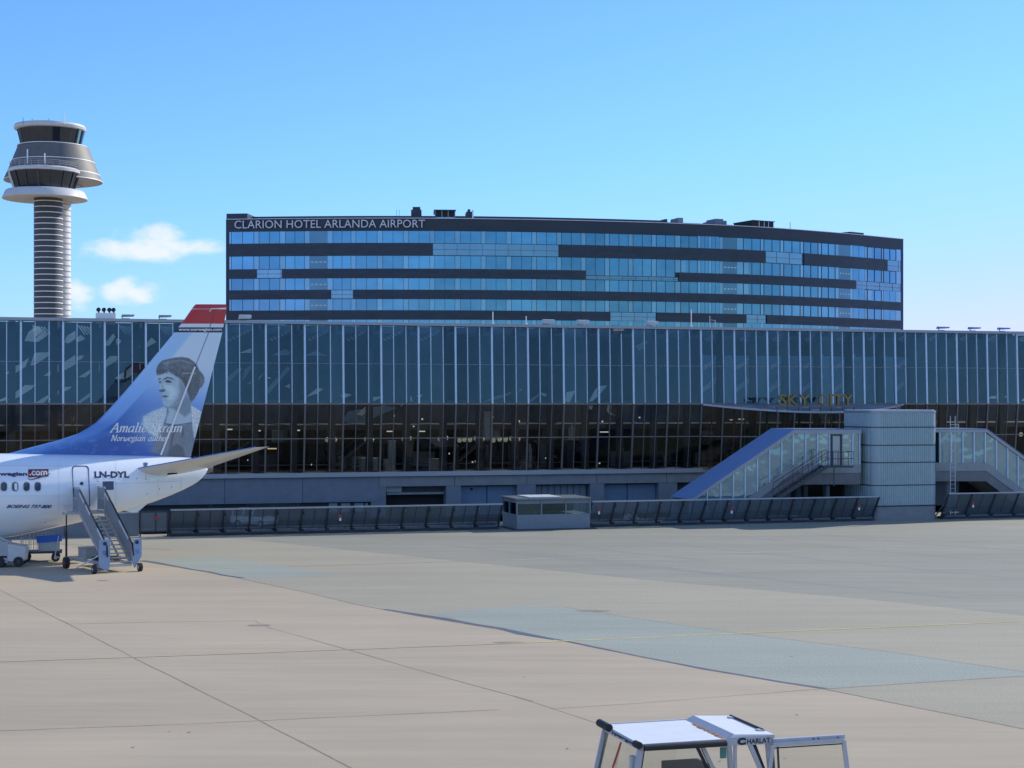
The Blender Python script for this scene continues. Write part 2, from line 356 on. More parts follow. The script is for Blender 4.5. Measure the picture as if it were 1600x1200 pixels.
alu = mat('aluminium profile', (.55, .65, .76), .35, .4, var=.08)
alud = mat('dark profile', (.17, .16, .155), .4, .5, var=.1)
m_edge = mat('zinc roof edge', (.34, .36, .39), .45, .4, var=.1, stretch=(.2, .2, 3))
m_plin = mat('blue grey cladding', (.155, .19, .235), .6, var=.12, scale=1.5)
m_plin2 = mat('grey cladding', (.20, .215, .23), .6, var=.14, scale=1.5)
m_door = mat('blue steel door', (.12, .19, .29), .5, var=.08)
m_dark = mat('dark opening', (.012, .012, .014), .9)
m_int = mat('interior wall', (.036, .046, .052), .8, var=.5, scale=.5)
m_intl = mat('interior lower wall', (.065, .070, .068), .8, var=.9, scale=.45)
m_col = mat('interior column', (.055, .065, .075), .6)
m_pan = mat('pale sun patch', (.84, .86, .78), .7, var=.1)
g_up = glass('coated upper glass', (.62, .73, .77), (.56, .78, .92), .07, .015, .012)
g_lo = glass('clear lower glass', (.66, .66, .64), (.6, .55, .5), .03, .015, .01)
term = empty('airport_terminal', tworld(0, 0), AL, 'long glass fronted terminal hall with thin vertical mullions behind the blast fence', 'terminal')
QF = 12.0; QT = 12.2; QB = 12.55
w_pt = TW(0, 495.3, QF); w_gt = TW(0, 500, QF); w_t1 = TW(100, 565, QF); w_f = H; w_t2 = TW(500, 685.5, QF); w_gb = TW(500, 739, QF); w_sb = TW(500, 746, QF)
u_a = TU(32.6, QF); u_b = TU(1590, QF); du3 = (u_b - u_a) / 28; du = du3 / 3
i0, i1 = -3, 88
def qlow(w): return QF + (QB - QF) * (w_f - w) / (w_f - w_gb)
def qup(w): return QF + (QT - QF) * (w - w_f) / (w_gt - w_f)
mb = MB()
def pane(mb, w0, w1, qf, ox=0.03):
    mb.quad((ox, qf(w0), w0), (du - ox, qf(w0), w0), (du - ox, qf(w1), w1), (ox, qf(w1), w1))
mu = MB(); pane(mu, w_t1 + .03, w_gt, qup); pane(mu, w_f + .05, w_t1 - .03, qup)
ml = MB(); pane(ml, w_t2 + .03, w_f - .05, qlow); pane(ml, w_gb, w_t2 - .03, qlow)
mu.v += ml.v; n0 = 8; mu.f += [tuple(i + n0 for i in f) for f in ml.f]
me = bpy.data.meshes.new('window'); me.from_pydata(mu.v, [], mu.f); me.materials.append(g_up); me.materials.append(g_lo)
for i, p in enumerate(me.polygons): p.material_index = 0 if i < 2 else 1
for i in range(i0, i1):
    link('window', me, term, loc=(u_a + i * du, 0, 0))
def mull(wd, dp):
    a = MB(); b = MB()
    a.prism([(-wd, QF - dp, w_f), (wd, QF - dp, w_f), (wd, QF + .1, w_f), (-wd, QF + .1, w_f)], [(-wd, QT - dp, w_gt), (wd, QT - dp, w_gt), (wd, QT + .1, w_gt), (-wd, QT + .1, w_gt)])
    b.prism([(-wd*.9, QB - dp, w_gb), (wd*.9, QB - dp, w_gb), (wd*.9, QB + .1, w_gb), (-wd*.9, QB + .1, w_gb)], [(-wd*.9, QF - dp, w_f - .002), (wd*.9, QF - dp, w_f - .002), (wd*.9, QF + .1, w_f - .002), (-wd*.9, QF + .1, w_f - .002)])
    n = len(a.v); a.v += b.v; a.f += [tuple(i + n for i in f) for f in b.f]
    me = bpy.data.meshes.new('mullion'); me.from_pydata(a.v, [], a.f); me.materials.append(alu); me.materials.append(alud)
    for i, p in enumerate(me.polygons): p.material_index = 0 if i < 6 else 1  # one profile; tilt shading painted in as bright upper, dark lower half
    return me
mk, mt = mull(.064, .10), mull(.026, .06)
for i in range(i0, i1 + 1):
    link('mullion', mk if i % 3 == 0 else mt, term, loc=(u_a + i * du, 0, 0))
uL, uR = u_a + i0 * du, u_a + i1 * du
uI = uR + 22
for (w, hh, q) in ((w_t1, .018, qup(w_t1)), (w_f, .06, QF - .02), (w_t2, .035, qlow(w_t2))):
    MB().box(uL, uR, q - .06, q + .05, w - hh, w + hh).build('transom', MATS['dark profile'] if w < w_f + 1 else mat('thin transom', (.22, .27, .32), .4, .3), term)
MB().box(uL, uR, QT - .35, QT + .9, w_gt, w_pt).build('roof_edge', m_edge, term)
MB().box(uL, uR, QB - .25, QB + .4, w_sb, w_gb).build('sill_band', m_edge, term)
# plinth wall panels, joint every few metres
w_pb = TW(500, 785, QB); w_pb2 = TW(800, 757.5, QB)
jx = [-60, 110, 232, 351, 473, 592]
for a, b in zip(jx, jx[1:]):
    MB().box(TU(a, QB) + .015, TU(b, QB) - .015, QB - .05, QB + .35, w_pb, w_sb - .003).build('cladding_panel', m_plin, term)
jx = [592, 710, 823, 932, 1041, 1150, 1260, 1370, 1480, 1590, 1700]
for a, b in zip(jx, jx[1:]):
    MB().box(TU(a, QB) + .015, TU(b, QB) - .015, QB - .05, QB + .35, w_pb2, w_sb - .003).build('cladding_panel', m_plin2, term)
MB().box(uL, TU(592, QB), QB + .3, QB + .8, 0, w_pb).build('plinth_wall', mat('plinth', (.05, .06, .075), .8), term)
MB().box(TU(592, QB), uR, QB + .8, QB + 1.3, 0, w_pb2).build('plinth_wall', mat('plinth wall', (.07, .085, .10), .8), term)
for (a, b) in ((515, 528), (534, 548), (555, 569), (572, 576)):
    MB().box(TU(a, QB), TU(b, QB), QB + .24, QB + .3, TW(a, 800, QB), TW(a, 786.5, QB)).build('basement_window', mat('pale pane', (.30, .36, .40), .3, var=.2), term)
for (a, b) in ((325, 332), (385, 470)):
    MB().box(TU(a, QB), TU(b, QB), QB + .24, QB + .3, TW(a, 800, QB), TW(a, 787, QB)).build('basement_window', mat('dim pane', (.05, .07, .085), .2, var=.5), term)
for (a, b) in ((580, 603), (697, 720), (808, 837), (922, 944), (1029, 1058), (1140, 1165), (1250, 1275)):
    MB().box(TU(a, QB), TU(b, QB), QB - .02, QB + .8, 0, w_pb2 - .003).build('pillar', m_plin, term)
dh = TW(800, 760, QB)
d = MB().box(TU(720, QB), TU(763, QB), QB + .5, QB + .6, 0, dh).build('garage_door', m_door, term)
MB().box(TU(738, QB), TU(741, QB), QB + .46, QB + .498, dh - .25, dh - .1).build('handle', m_dark, d)
MB().box(TU(764.5, QB), TU(808, QB), QB + .5, QB + .6, 0, dh).build('garage_door', m_door, term)
rd = MB()
for k in range(8):
    a = TU(840 + k * 10, QB); b = TU(849 + k * 10, QB); rd.box(a, b, QB + .5, QB + .6, 0, dh)
rd.build('garage_door', m_plin, term)
MB().box(TU(944, QB), TU(983, QB), QB + .5, QB + .6, 0, dh).build('garage_door', m_door, term)
MB().box(TU(984.5, QB), TU(1028, QB), QB + .5, QB + .6, 0, dh).build('garage_door', m_door, term)
MB().box(TU(1165, QB), TU(1240, QB), QB + .5, QB + .6, 0, dh).build('garage_door', m_door, term)
MB().box(TU(604, QB), TU(696, QB), QB + .7, QB + .79, 0, dh - .5).build('doorway', m_dark, term)
MB().box(TU(606, QB), TU(696, QB), QB + .3, QB + .7, TW(650, 773, QB), TW(650, 769.5, QB)).build('roller_shutter', m_plin2, term)
MB().box(TU(606, QB), TU(630, QB), QB + .5, QB + .69, TW(650, 769, QB), TW(650, 761, QB)).build('roller_shutter', m_edge, term)
# interior
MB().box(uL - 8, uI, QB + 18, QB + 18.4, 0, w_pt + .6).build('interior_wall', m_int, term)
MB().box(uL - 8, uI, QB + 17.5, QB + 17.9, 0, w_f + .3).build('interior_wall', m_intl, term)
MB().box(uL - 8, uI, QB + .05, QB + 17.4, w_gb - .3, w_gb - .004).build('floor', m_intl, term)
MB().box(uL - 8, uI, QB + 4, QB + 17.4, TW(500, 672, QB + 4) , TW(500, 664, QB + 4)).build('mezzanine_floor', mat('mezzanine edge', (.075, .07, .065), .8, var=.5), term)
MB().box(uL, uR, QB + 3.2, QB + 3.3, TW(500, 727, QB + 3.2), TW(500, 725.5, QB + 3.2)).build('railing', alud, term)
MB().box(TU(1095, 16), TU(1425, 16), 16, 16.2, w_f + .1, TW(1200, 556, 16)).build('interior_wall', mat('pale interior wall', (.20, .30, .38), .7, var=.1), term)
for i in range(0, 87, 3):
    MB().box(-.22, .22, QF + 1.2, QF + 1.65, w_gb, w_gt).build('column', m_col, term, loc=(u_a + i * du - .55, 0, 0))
for i in range(0, 87, 3):
    MB().bar((0, QF + .9, w_gt - .1), (0, QB + 17.5, w_gt + .2), .3, .5).build('roof_beam', m_col, term, loc=(u_a + i * du, 0, 0))
# sun patches behind the upper glazing, put in as pale hanging polygons
m_b2 = mat('dim sun patch', (.26, .34, .38), .7, var=.1)
def sunpatch(pts, q, m):
    a = [T(x, y, q) for x, y in pts]; b = [(p[0], p[1] + .12, p[2]) for p in a]
    MB().prism(a, b).build('sun_patch_panel', m, term)
c6 = lambda pts: [(x / 4.85, y / 4.85 + 480) for x, y in pts]
c4 = lambda pts: [(x / 3.81 + 700, y / 3.81 + 490) for x, y in pts]
c3 = lambda pts: [(x / 4 + 320, y / 4 + 490) for x, y in pts]
PB = [[(185, 255), (215, 190), (262, 150), (262, 262)], [(270, 262), (270, 235), (335, 180), (360, 215), (290, 262)], [(270, 150), (290, 145), (330, 178), (290, 210), (270, 225)],
      [(40, 505), (95, 455), (155, 430), (220, 380), (195, 450), (110, 505)], [(230, 440), (262, 345), (370, 340), (365, 370), (262, 440)], [(330, 520), (445, 432), (445, 485), (400, 520)],
      [(485, 265), (510, 215), (572, 178), (572, 240), (520, 275)], [(578, 262), (578, 235), (610, 210), (650, 240), (600, 262)], [(480, 470), (480, 420), (570, 362), (575, 430), (500, 475)],
      [(595, 530), (680, 475), (680, 500), (650, 532)], [(692, 522), (720, 445), (757, 425), (755, 490)], [(797, 290), (800, 265), (860, 200), (875, 225), (830, 290)], [(880, 262), (880, 240), (900, 235), (920, 260), (890, 290)],
      [(797, 460), (800, 405), (835, 370), (890, 370), (890, 400)], [(868, 540), (940, 490), (940, 545)], [(955, 540), (960, 480), (1010, 440), (1065, 425), (1065, 470)],
      [(0, 700), (45, 680), (45, 705), (0, 715)], [(60, 700), (80, 670), (190, 590), (262, 590), (240, 620), (110, 700)], [(270, 725), (365, 665), (365, 690), (330, 725)], [(375, 710), (375, 690), (445, 625), (445, 660)],
      [(485, 640), (485, 605), (545, 602), (520, 625)], [(585, 720), (680, 650), (680, 680), (610, 725)], [(388, 268), (412, 250), (434, 270)], [(1110, 305), (1110, 275), (1150, 230), (1185, 265)], [(1012, 300), (1060, 285), (1060, 308)], [(580, 400), (600, 366), (640, 366), (610, 400)]]
for p in PB: sunpatch(c6(p), QF + 2.2 + rnd.uniform(0, .4), m_pan)
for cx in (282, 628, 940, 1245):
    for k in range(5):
        x = cx + k * 22 - (0 if cx > 282 else 0); sunpatch(c6([(x - 40, 140 + k * 3), (x - 32, 135 + k * 3), (x + 20, 205), (x + 12, 210)]), QF + 2.0, m_pan if cx < 900 else m_b2)
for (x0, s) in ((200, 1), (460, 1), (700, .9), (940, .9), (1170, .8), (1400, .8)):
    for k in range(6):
        x = x0 - 55 + k * 22; y = 160 - k * 10; sunpatch(c3([(x, y), (x + 9, y - 7), (x + 26, y - 22 - k * 3 + 30), (x + 18, y + 12)]), QF + 2.0, m_b2)
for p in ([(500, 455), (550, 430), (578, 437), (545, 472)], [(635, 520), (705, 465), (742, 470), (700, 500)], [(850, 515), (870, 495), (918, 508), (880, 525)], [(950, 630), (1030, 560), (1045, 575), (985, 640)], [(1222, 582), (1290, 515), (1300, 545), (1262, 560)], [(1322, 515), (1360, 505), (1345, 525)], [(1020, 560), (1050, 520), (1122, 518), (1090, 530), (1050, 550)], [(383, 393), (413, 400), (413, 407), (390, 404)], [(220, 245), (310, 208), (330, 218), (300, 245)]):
    sunpatch(c3(p), QF + 2.3, m_pan)
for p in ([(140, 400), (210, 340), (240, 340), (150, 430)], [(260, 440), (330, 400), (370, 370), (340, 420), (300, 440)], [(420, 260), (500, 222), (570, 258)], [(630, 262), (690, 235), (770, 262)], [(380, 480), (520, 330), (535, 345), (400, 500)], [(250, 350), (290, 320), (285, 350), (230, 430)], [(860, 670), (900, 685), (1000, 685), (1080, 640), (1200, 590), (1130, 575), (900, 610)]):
    sunpatch(c3(p), QF + 2.6, m_b2)
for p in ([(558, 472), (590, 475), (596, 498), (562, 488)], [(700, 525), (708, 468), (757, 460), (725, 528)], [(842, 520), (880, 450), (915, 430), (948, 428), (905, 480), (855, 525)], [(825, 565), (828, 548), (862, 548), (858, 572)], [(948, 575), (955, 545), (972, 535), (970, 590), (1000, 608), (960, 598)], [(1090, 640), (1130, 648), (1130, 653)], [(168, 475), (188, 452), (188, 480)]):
    sunpatch(c4(p), QF + 2.1, mat('bright sun patch', (.72, .80, .74), .6))
for p in ([(205, 528), (300, 490), (440, 450), (440, 457), (300, 508)], [(470, 525), (540, 480), (560, 475), (500, 525)], [(1120, 195), (1180, 160), (1195, 170), (1140, 225)]): sunpatch(c4(p), QF + 2.2, m_b2)
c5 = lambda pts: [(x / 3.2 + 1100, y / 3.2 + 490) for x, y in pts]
m_b3 = mat('faint sun patch', (.46, .56, .64), .7, var=.1)
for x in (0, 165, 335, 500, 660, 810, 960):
    sunpatch(c5([(x, 280), (x, 262), (x + 92, 200), (x + 98, 212), (x + 90, 230)]), QF + 2.2, m_b3 if x not in (810,) else m_b2)
    sunpatch(c5([(x - 5, 395), (x - 5, 370), (x + 55, 325), (x + 95, 305), (x + 95, 325)]), QF + 2.2, m_b3 if x not in (810,) else m_b2)
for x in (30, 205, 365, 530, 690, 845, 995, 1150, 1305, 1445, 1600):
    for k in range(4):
        sunpatch(c5([(x - 25 + k * 12, 128 - k * 6), (x - 19 + k * 12, 124 - k * 6), (x - 8 + k * 12, 140), (x - 14 + k * 12, 140)]), QF + 2.0, m_b2)
sunpatch(c5([(1425, 425), (1440, 412), (1520, 412), (1500, 425)]), QF + 2.2, m_pan)
sunpatch(c5([(1590, 435), (1600, 425), (1630, 425), (1620, 442)]), QF + 2.2, m_pan)

# pendant lamps inside, clear globes on rods
m_lamp = mat('globe lamp', (.55, .52, .38), .3, var=.2, emit=.25)
first = None
lamp_px = [(511.5, 687), (518, 685.5), (523, 687), (572.5, 686), (581, 687), (631, 686), (639.5, 685), (687.5, 686), (697, 684.5), (718, 688), (725.5, 687), (734.5, 687), (743.5, 685), (753.5, 686), (771, 688), (780.5, 686.5), (790, 687), (799, 685.5), (809.5, 686), (1566, 679), (1595, 679)]
for i, (x, y) in enumerate(lamp_px):
    u, q, w = T(x, y, QB + 1.6)
    o = empty('pendant_lamp', tworld(u, q, w), AL, 'small round globe lamp hanging inside behind the dark lower glazing of the terminal', 'lamp', 'globe lamps inside the hall')
    if first is None:
        first = o; MB().lathe([(.02, -.17), (.12, -.13), (.17, 0), (.12, .13), (.02, .17)], n=12).build('lamp_globe', m_lamp, o, True); MB().tube((0, 0, .16), (0, 0, .9), .015, 5).build('rod', alud, o)
    else:
        for ch in first.children: cp(ch, o)
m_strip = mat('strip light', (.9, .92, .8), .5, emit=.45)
for i, (x, y, w) in enumerate([(358, 671, 9), (403, 673, 7), (461, 672.5, 14), (425, 701, 13), (609, 674, 8), (659, 674, 9), (944, 675, 12), (1144, 656, 5), (1158, 655, 7), (1178, 654, 6)]):
    u, q, ww = T(x, y, QB + 3)
    if w == 13: mm = mat('warm strip light', (1, .75, .35), .5, emit=.5)
    else: mm = m_strip
    MB().box(-w / 44, w / 44, -.2, .2, -.035, .035).build('strip_light', mm, term, loc=(u, q, ww))
m_furn = [mat('furniture dark', (.05, .055, .06), .7), mat('furniture grey', (.14, .15, .15), .6), mat('furniture pale', (.34, .36, .34), .6), mat('furniture brown', (.10, .07, .05), .6)]
for k in range(80):
    u = rnd.uniform(TU(0, QB), TU(1340, QB)); q = QB + rnd.uniform(1.5, 9); wd, hh = rnd.choice([(.25, 1.0), (.22, 1.55), (.7, .8), (1.2, .9), (1.8, 1.1), (.5, 2.1)]); d_ = rnd.uniform(.3, .8)
    lo_ = w_gb + (0 if k % 3 else 2.05)
    fb = MB().box(-wd / 2, wd / 2, 0, d_, 0, hh * .93)
    fb.box(-wd / 2 - .03, wd / 2 + .03, -.03, d_ + .03, hh * .93, hh) if wd > .4 else fb.tube((0, .2, hh * .93), (0, .2, hh * 1.12), .1, 8)
    fb.build('hall_fitting', m_furn[k % 4], term, loc=(u, q, lo_ + .01))
for k in range(12):
    u = TU(330 + k * 62, QB + 5); MB().bar((u, QB + 5, w_gb), (u + rnd.choice((-2.6, 2.6)), QB + 5.4, w_gb + 2), .5, .16).bar((u + .2, QB + 4.7, w_gb + .9), (u + 2.4, QB + 5.1, w_gb + 2.6), .04).build('hall_stair', m_furn[1], term) if k % 3 == 0 else None
for k in range(90):   # glints among the hall furniture, put in as tiny glowing boxes
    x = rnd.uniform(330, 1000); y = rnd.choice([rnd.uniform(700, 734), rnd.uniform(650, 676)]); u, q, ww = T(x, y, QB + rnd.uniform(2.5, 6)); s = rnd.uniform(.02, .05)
    MB().box(-s, s, -s, s, -s, s * rnd.uniform(1, 3)).build('furniture_glint', m_strip, term, loc=(u, q, ww)) if k < 26 else None

# curved bay under the sign
bay = []
ub0, ub1 = TU(1098, QF), TU(1408, QF); nb = 14; bm = MB(); bt = MB(); rf = MB()
def bayp(t):
    u = ub0 + (ub1 - ub0) * t; out = 4 * t * (1 - t)
    return u, QF - .15 - 3.3 * out, w_f - .05 - .56 * out
bcol = MB()
for k in range(nb):
    a, b = bayp(k / nb), bayp((k + 1) / nb)
    bm.quad((a[0], a[1] + .5, w_gb), (b[0], b[1] + .5, w_gb), (b[0], b[1], b[2]), (a[0], a[1], a[2]))
    bt.bar((a[0], a[1], a[2]), (b[0], b[1], b[2]), .25, .14)
    rf.quad((a[0], a[1], a[2] + .02), (b[0], b[1], b[2] + .02), (b[0], QF - .1, w_f - .06), (a[0], QF - .1, w_f - .06))
    if k: MB().bar((a[0], a[1] + .45, w_gb), (a[0], a[1] - .03, a[2]), .09).build('bay_mullion', alud, term)
bm.build('bay_window', g_lo, term); bt.build('bay_edge', m_edge, term); rf.build('bay_roof', m_plin, term)
bw = MB()
a, b = w_t2, w_t2
for k in range(nb):
    a, b = bayp(k / nb), bayp((k + 1) / nb); bw.bar((a[0], a[1] + .22, w_t2), (b[0], b[1] + .22, w_t2), .06)
bw.build('bay_transom', alud, term)
for k in range(6):
    x = 1180 + k * 34; u = TU(x, 10); MB().bar((u, 10.2, w_f - .5), (u + (-1) ** k * .9, 11.9, w_f + .2), .05).build('sign_brace', alud, term)
# sun patches behind the sign bay, also put in as flat panels
for p in ([(565, 495), (620, 498), (630, 540), (600, 550)], [(700, 510), (760, 490), (765, 560)]): sunpatch(c5(p), 10.4, mat('grey sun patch', (.28, .33, .33), .6))

sign = empty('sky_city_sign'.replace('sky_city_', 'lettering_'), tworld(0, 0), AL, 'gold edged SKY CITY letters standing on the curved edge above the gallery', 'sign')
for (s, x0, x1) in (('S', 1216, 1229), ('K', 1231, 1247), ('Y', 1248, 1266), ('C', 1279, 1293), ('I', 1296.5, 1300.5), ('T', 1302, 1317), ('Y', 1316, 1333)):
    for nm, dq, g, m, e in (('letter_back', .16, .0, mat('sign dark', (.03, .03, .03), .5), .06), ('letter', 0, .0, mat('brass edge', (.27, .18, .05), .45, .3), .05)):
        tq = 9.0 + dq; off = 1.4 if nm == 'letter_back' else 0
        ua, ub = TU(x0 - off * .3, tq), TU(x1 - off, tq); wa, wb = TW(x0, 633.2, tq), TW(x0, 616, tq)
        me = fit(text(s, 1, bold=.012 if s != 'I' else .03, ext=e), lambda x, y, z: (ua + x * (ub - ua), tq - z, wa + y * (wb - wa)))
        me.materials.append(m); link(nm, me, sign)
MB().box(TU(1212, 9.1), TU(1336, 9.1), 9.05, 9.15, TW(1216, 636, 9.1), TW(1216, 634, 9.1)).build('rail', alud, sign)
for k in range(8):
    u = TU(1214 + k * 17.2, 9.1); MB().box(u - .03, u + .03, 9.02, 9.18, bayp(.5)[2] - .02, TW(1216, 636, 9.1)).build('bracket', alud, sign)

# roof floodlights and rooftop machines of the terminal
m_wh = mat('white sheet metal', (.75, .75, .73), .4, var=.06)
fl_l = {198: 'slim grey lamp on the roof edge just right of the rooftop fan unit', 256: 'slim grey lamp on the roof edge midway between the fan unit and the red fin tip',
        381: 'white lamp housing on the roof edge under the left end of the hotel', 855: 'white tilted floodlight on the roof edge, leftmost of the three white ones left of the drooping lamp',
        909: 'white tilted floodlight on the roof edge immediately left of the drooping lamp', 963: 'floodlight drooping over the roof edge with its dark face down', 1017: 'white tilted floodlight on the roof edge immediately right of the drooping lamp',
        1472: 'thin grey floodlight on the roof edge, nearest to the hotel\'s right corner', 1521: 'thin grey floodlight on the roof edge, middle one of the three right of the hotel', 1567: 'thin grey floodlight on the roof edge, farthest right of the three'}
fl_l[256] = 'slim grey roof lamp midway between the fan unit and the red fin tip'; fl_l[855] = 'white tilted roof edge floodlight two lamps left of the drooping one'; fl_l[909] = 'white tilted roof edge floodlight immediately left of the drooping lamp'
for x, lab in fl_l.items():
    q = QT + .2; u = TU(x, q)
    o = empty('roof_floodlight', tworld(u, q, w_pt), AL, lab, 'floodlight', 'floodlights on the terminal roof edge')
    thin = x in (198, 256, 1472, 1521, 1567); dr = -.32 if x == 963 else .16
    MB().bar((-.3, 0, 0), (-.3, 0, .12 + max(0, dr)), .05).bar((-.3, 0, .03), (.2, 0, .03), .05).build('bracket', alud, o)
    a = MB(); z = dr + (.05 if thin else .08); hh = .07 if thin else .13
    a.prism([(-.35, -.3, z - hh), (.45, -.3, z - hh + .04), (.5, -.3, z + hh), (-.28, -.3, z + hh)], [(-.35, .3, z - hh), (.45, .3, z - hh + .04), (.5, .3, z + hh + .05), (-.28, .3, z + hh + .05)])
    a.build('lamp_housing', mat('grey white housing', (.5, .52, .54), .5) if not thin else mat('grey lamp housing', (.25, .27, .3), .5), o)
    if x == 963: MB().box(-.38, .3, -.32, .2, z - .3, z - hh - .01).build('lamp_face', mat('lamp face', (.05, .07, .12), .3), o)
q = QT + 1.2; u = TU(165, q)
fan = empty('rooftop_fan_unit', tworld(u, q, w_pt), AL, 'white rooftop box topped with dark round fan heads beside the control tower foot', 'fan unit')
MB().box(-.62, .62, -.5, .5, -.3, .42).build('housing', m_wh, fan)
for k, x in enumerate((-.45, -.1, .25, .52)):
    MB().tube((x, -.2, .42), (x, -.2, .58), .05, 6).tube((x - .02, -.35, .64), (x - .02, -.0, .64), .14, 10).build('fan_head', mat('black rubber', (.02, .02, .022), .7), fan)
for (x, yt, lab) in ((770, 487, 'tall thin pole on the terminal roof in front of the hotel, left one of two'), (822, 494, 'short thin pole on the terminal roof just left of the white floodlights'), (1080, 484, 'tall thin pole on the terminal roof left of the small pipe frame')):
    q = QT + .3; u = TU(x, q); MBo = MB().tube((0, 0, 0), (0, 0, TW(x, yt, q) - w_pt), .035, 6).tube((0, 0, 0), (0, 0, .12), .09, 8).build('roof_pole', m_wh, loc=tworld(u, q, w_pt))
    tag(MBo, lab, 'pole', 'thin poles on the terminal roof')
u = TU(1109, QT + .3); tag(MB().path([(0, 0, 0), (0, 0, .85)], .03).path([(.05, 0, .55), (.4, 0, .5), (.4, 0, 0)], .03).path([(0, 0, .35), (.4, 0, .3)], .025).build('roof_rail', mat('galvanised', (.45, .48, .5), .5, .4), loc=tworld(u, QT + .3, w_pt)), 'small galvanised pipe frame standing on the terminal roof edge', 'railing')

# ------------------------------------------------------------------ hotel
HT = [(353, 288.3), (400, 288.9), (500, 289.8), (600, 290.2), (700, 289.8), (800, 288.6), (900, 286.6), (1000, 284.0), (1060, 282), (1130, 279.2), (1202, 275.4), (1312, 267), (1411, 257.5)]
def HZ(px): return 250.0 * 290.2 / smooth_tab(HT, px)
def HP(px, off=0.0):
    Z = HZ(px); p = Vector(((px - 800) / F * Z, Z, 0)); Z2 = HZ(px + 4); p2 = Vector(((px - 796) / F * Z2, Z2, 0)); d = (p2 - p).normalized()
    return p + Vector((d.y, -d.x, 0)) * off
WH = lambda y: H + (HY - y) / F * HZ(400)
hroot = HP(353); hotel = empty('hotel', (hroot.x, hroot.y, 0), 0, 'long curved dark hotel block with bands of blue windows above the terminal roof', 'hotel')
hl = lambda p, z: (p.x - hroot.x, p.y - hroot.y, z)
m_clad = mat('slate cladding', (.019, .033, .052), .5, var=.25, scale=.25, stretch=(1, 1, 3))
m_cladp = mat('slate band', (.022, .038, .060), .5, var=.35, scale=.5, stretch=(1, 1, 4))
m_spg = mirror_glass('spandrel glass', (.09, .18, .23), (.42, .64, .78), .38, .12)
m_hwin = mirror_glass('hotel window glass', (.02, .05, .09), (.25, .51, .66), .55, .02)
m_hpal = mirror_glass('pale glass panel', (.12, .235, .30), (.40, .64, .78), .42, .1)
m_stw = mirror_glass('stair panel', (.05, .105, .145), (.30, .5, .62), .35, .15)
m_lt = mat('light metal coping', (.62, .64, .68), .4)
def ribbon(p0, p1, w0, w1, off, thick, step=12):
    k = max(1, int(abs(p1 - p0) / step)); mb = MB(); st = []
    for i in range(k + 1):
        px = p0 + (p1 - p0) * i / k; a = HP(px, off); b = HP(px, off - thick); st.append((a, b))
    n = len(mb.v)
    for a, b in st: mb.v += [hl(a, w0), hl(a, w1), hl(b, w1), hl(b, w0)]
    for i in range(k):
        o = i * 4
        for q in ((0, 1), (1, 2), (2, 3), (3, 0)): mb.f.append((o + q[0], o + 4 + q[0], o + 4 + q[1], o + q[1]))
    mb.f.append((0, 1, 2, 3)); o = k * 4; mb.f.append((o + 3, o + 2, o + 1, o)); return mb
rows = [(361.4, 381.2), (400.0, 421.2), (434.9, 453.9), (467.4, 485.8), (499.6, 518)]
ribbon(353, 1411.5, 0, WH(342.6), 0, 16).build('wall', m_clad, hotel)
ribbon(352.6, 1411.8, WH(342.6), WH(341.6), .12, 16.3).build('roof_coping', m_lt, hotel)
# recessed penthouse wall behind the coping
def pent(p0, p1, y0, y1, off=-3.0):
    return ribbon(p0, p1, WH(342), WH(y0), off, 9)
pent(386, 680, 335.0, 0).build('penthouse_wall', m_clad, hotel)
pent(713, 1050, 334.8, 0).build('penthouse_wall', m_clad, hotel)
pent(1050, 1385, 337.2, 0).build('penthouse_wall', m_clad, hotel)
ribbon(353.2, 386, WH(341.6), WH(333), -.2, 8).build('penthouse_wall', m_clad, hotel)
gaps = [(358.5, 361.5), (397, 404.7), (437.5, 446), (476, 483.5), (512, 520), (548.7, 556), (589.6, 597.7), (630.5, 638), (671.7, 679), (711, 719), (751.8, 759), (791, 799), (831, 838), (870, 877), (908, 915), (945, 952), (981.7, 988.7), (1018, 1025), (1054.5, 1063), (1089.7, 1094.5), (1107.5, 1111.5), (1123.7, 1129), (1151.5, 1161), (1188, 1193), (1218.7, 1224), (1250, 1255), (1278, 1283), (1304.7, 1310), (1328.5, 1332), (1351, 1354.6), (1377, 1380), (1399.7, 1407)]
stairs = {3, 21, 27}; wl = []
for r, (ya, yb) in enumerate(rows):
    for i in range(len(gaps) - 1):
        wl.append((r, i, gaps[i], gaps[i][1], gaps[i + 1][0]))
def win(r, i, g, a, b, par):
    ya, yb = rows[r]; w1, w0 = WH(ya + .7), WH(yb - .4)
    if r == 1 and 915 <= a < 1054: w0 = WH(yb + 7)
    if i in stairs:
        o = ribbon(a, b, w0, w1, .06, .1).build('stair_panel', m_stw, par)
        if r in (1, 2, 3):
            mm = MB()
            for k in range(4):
                x = a + (b - a) * (.08 + k * .235); s = ribbon(x, x + (b - a) * .15, WH(ya + 11.3), WH(ya + 9.3), .10, .03); n = len(mm.v); mm.v += s.v; mm.f += [tuple(j + n for j in f) for f in s.f]
            mm.build('light_slot', mat('pale slot', (.45, .62, .68), .5), o)
    else:
        o = ribbon(a + .5, b - .5, w0, w1, .06, .1).build('window', m_hwin, par)
        c = (a + b) / 2; fr = ribbon(c - .25, c + .25, w0, w1, .12, .05)
        for s in (ribbon(a, a + .5, w0, w1, .12, .15), ribbon(b - .5, b, w0, w1, .12, .15), ribbon(a, b, WH(ya + .7), WH(ya - .2), .12, .15)):
            n = len(fr.v); fr.v += s.v; fr.f += [tuple(j + n for j in f) for f in s.f]
        fr.build('frame', m_clad, o)
        if rnd.random() < .3 and i > 17:
            ribbon(a + .8, a + (b - a) * .3, w0 + .1, w1 - .1, .075, .01).build('curtain', m_hpal, o)
    sp_ = ribbon(g[0], g[1], w0, w1, .05, .1); sp_.build('side_panel', m_hpal, o)
    return o
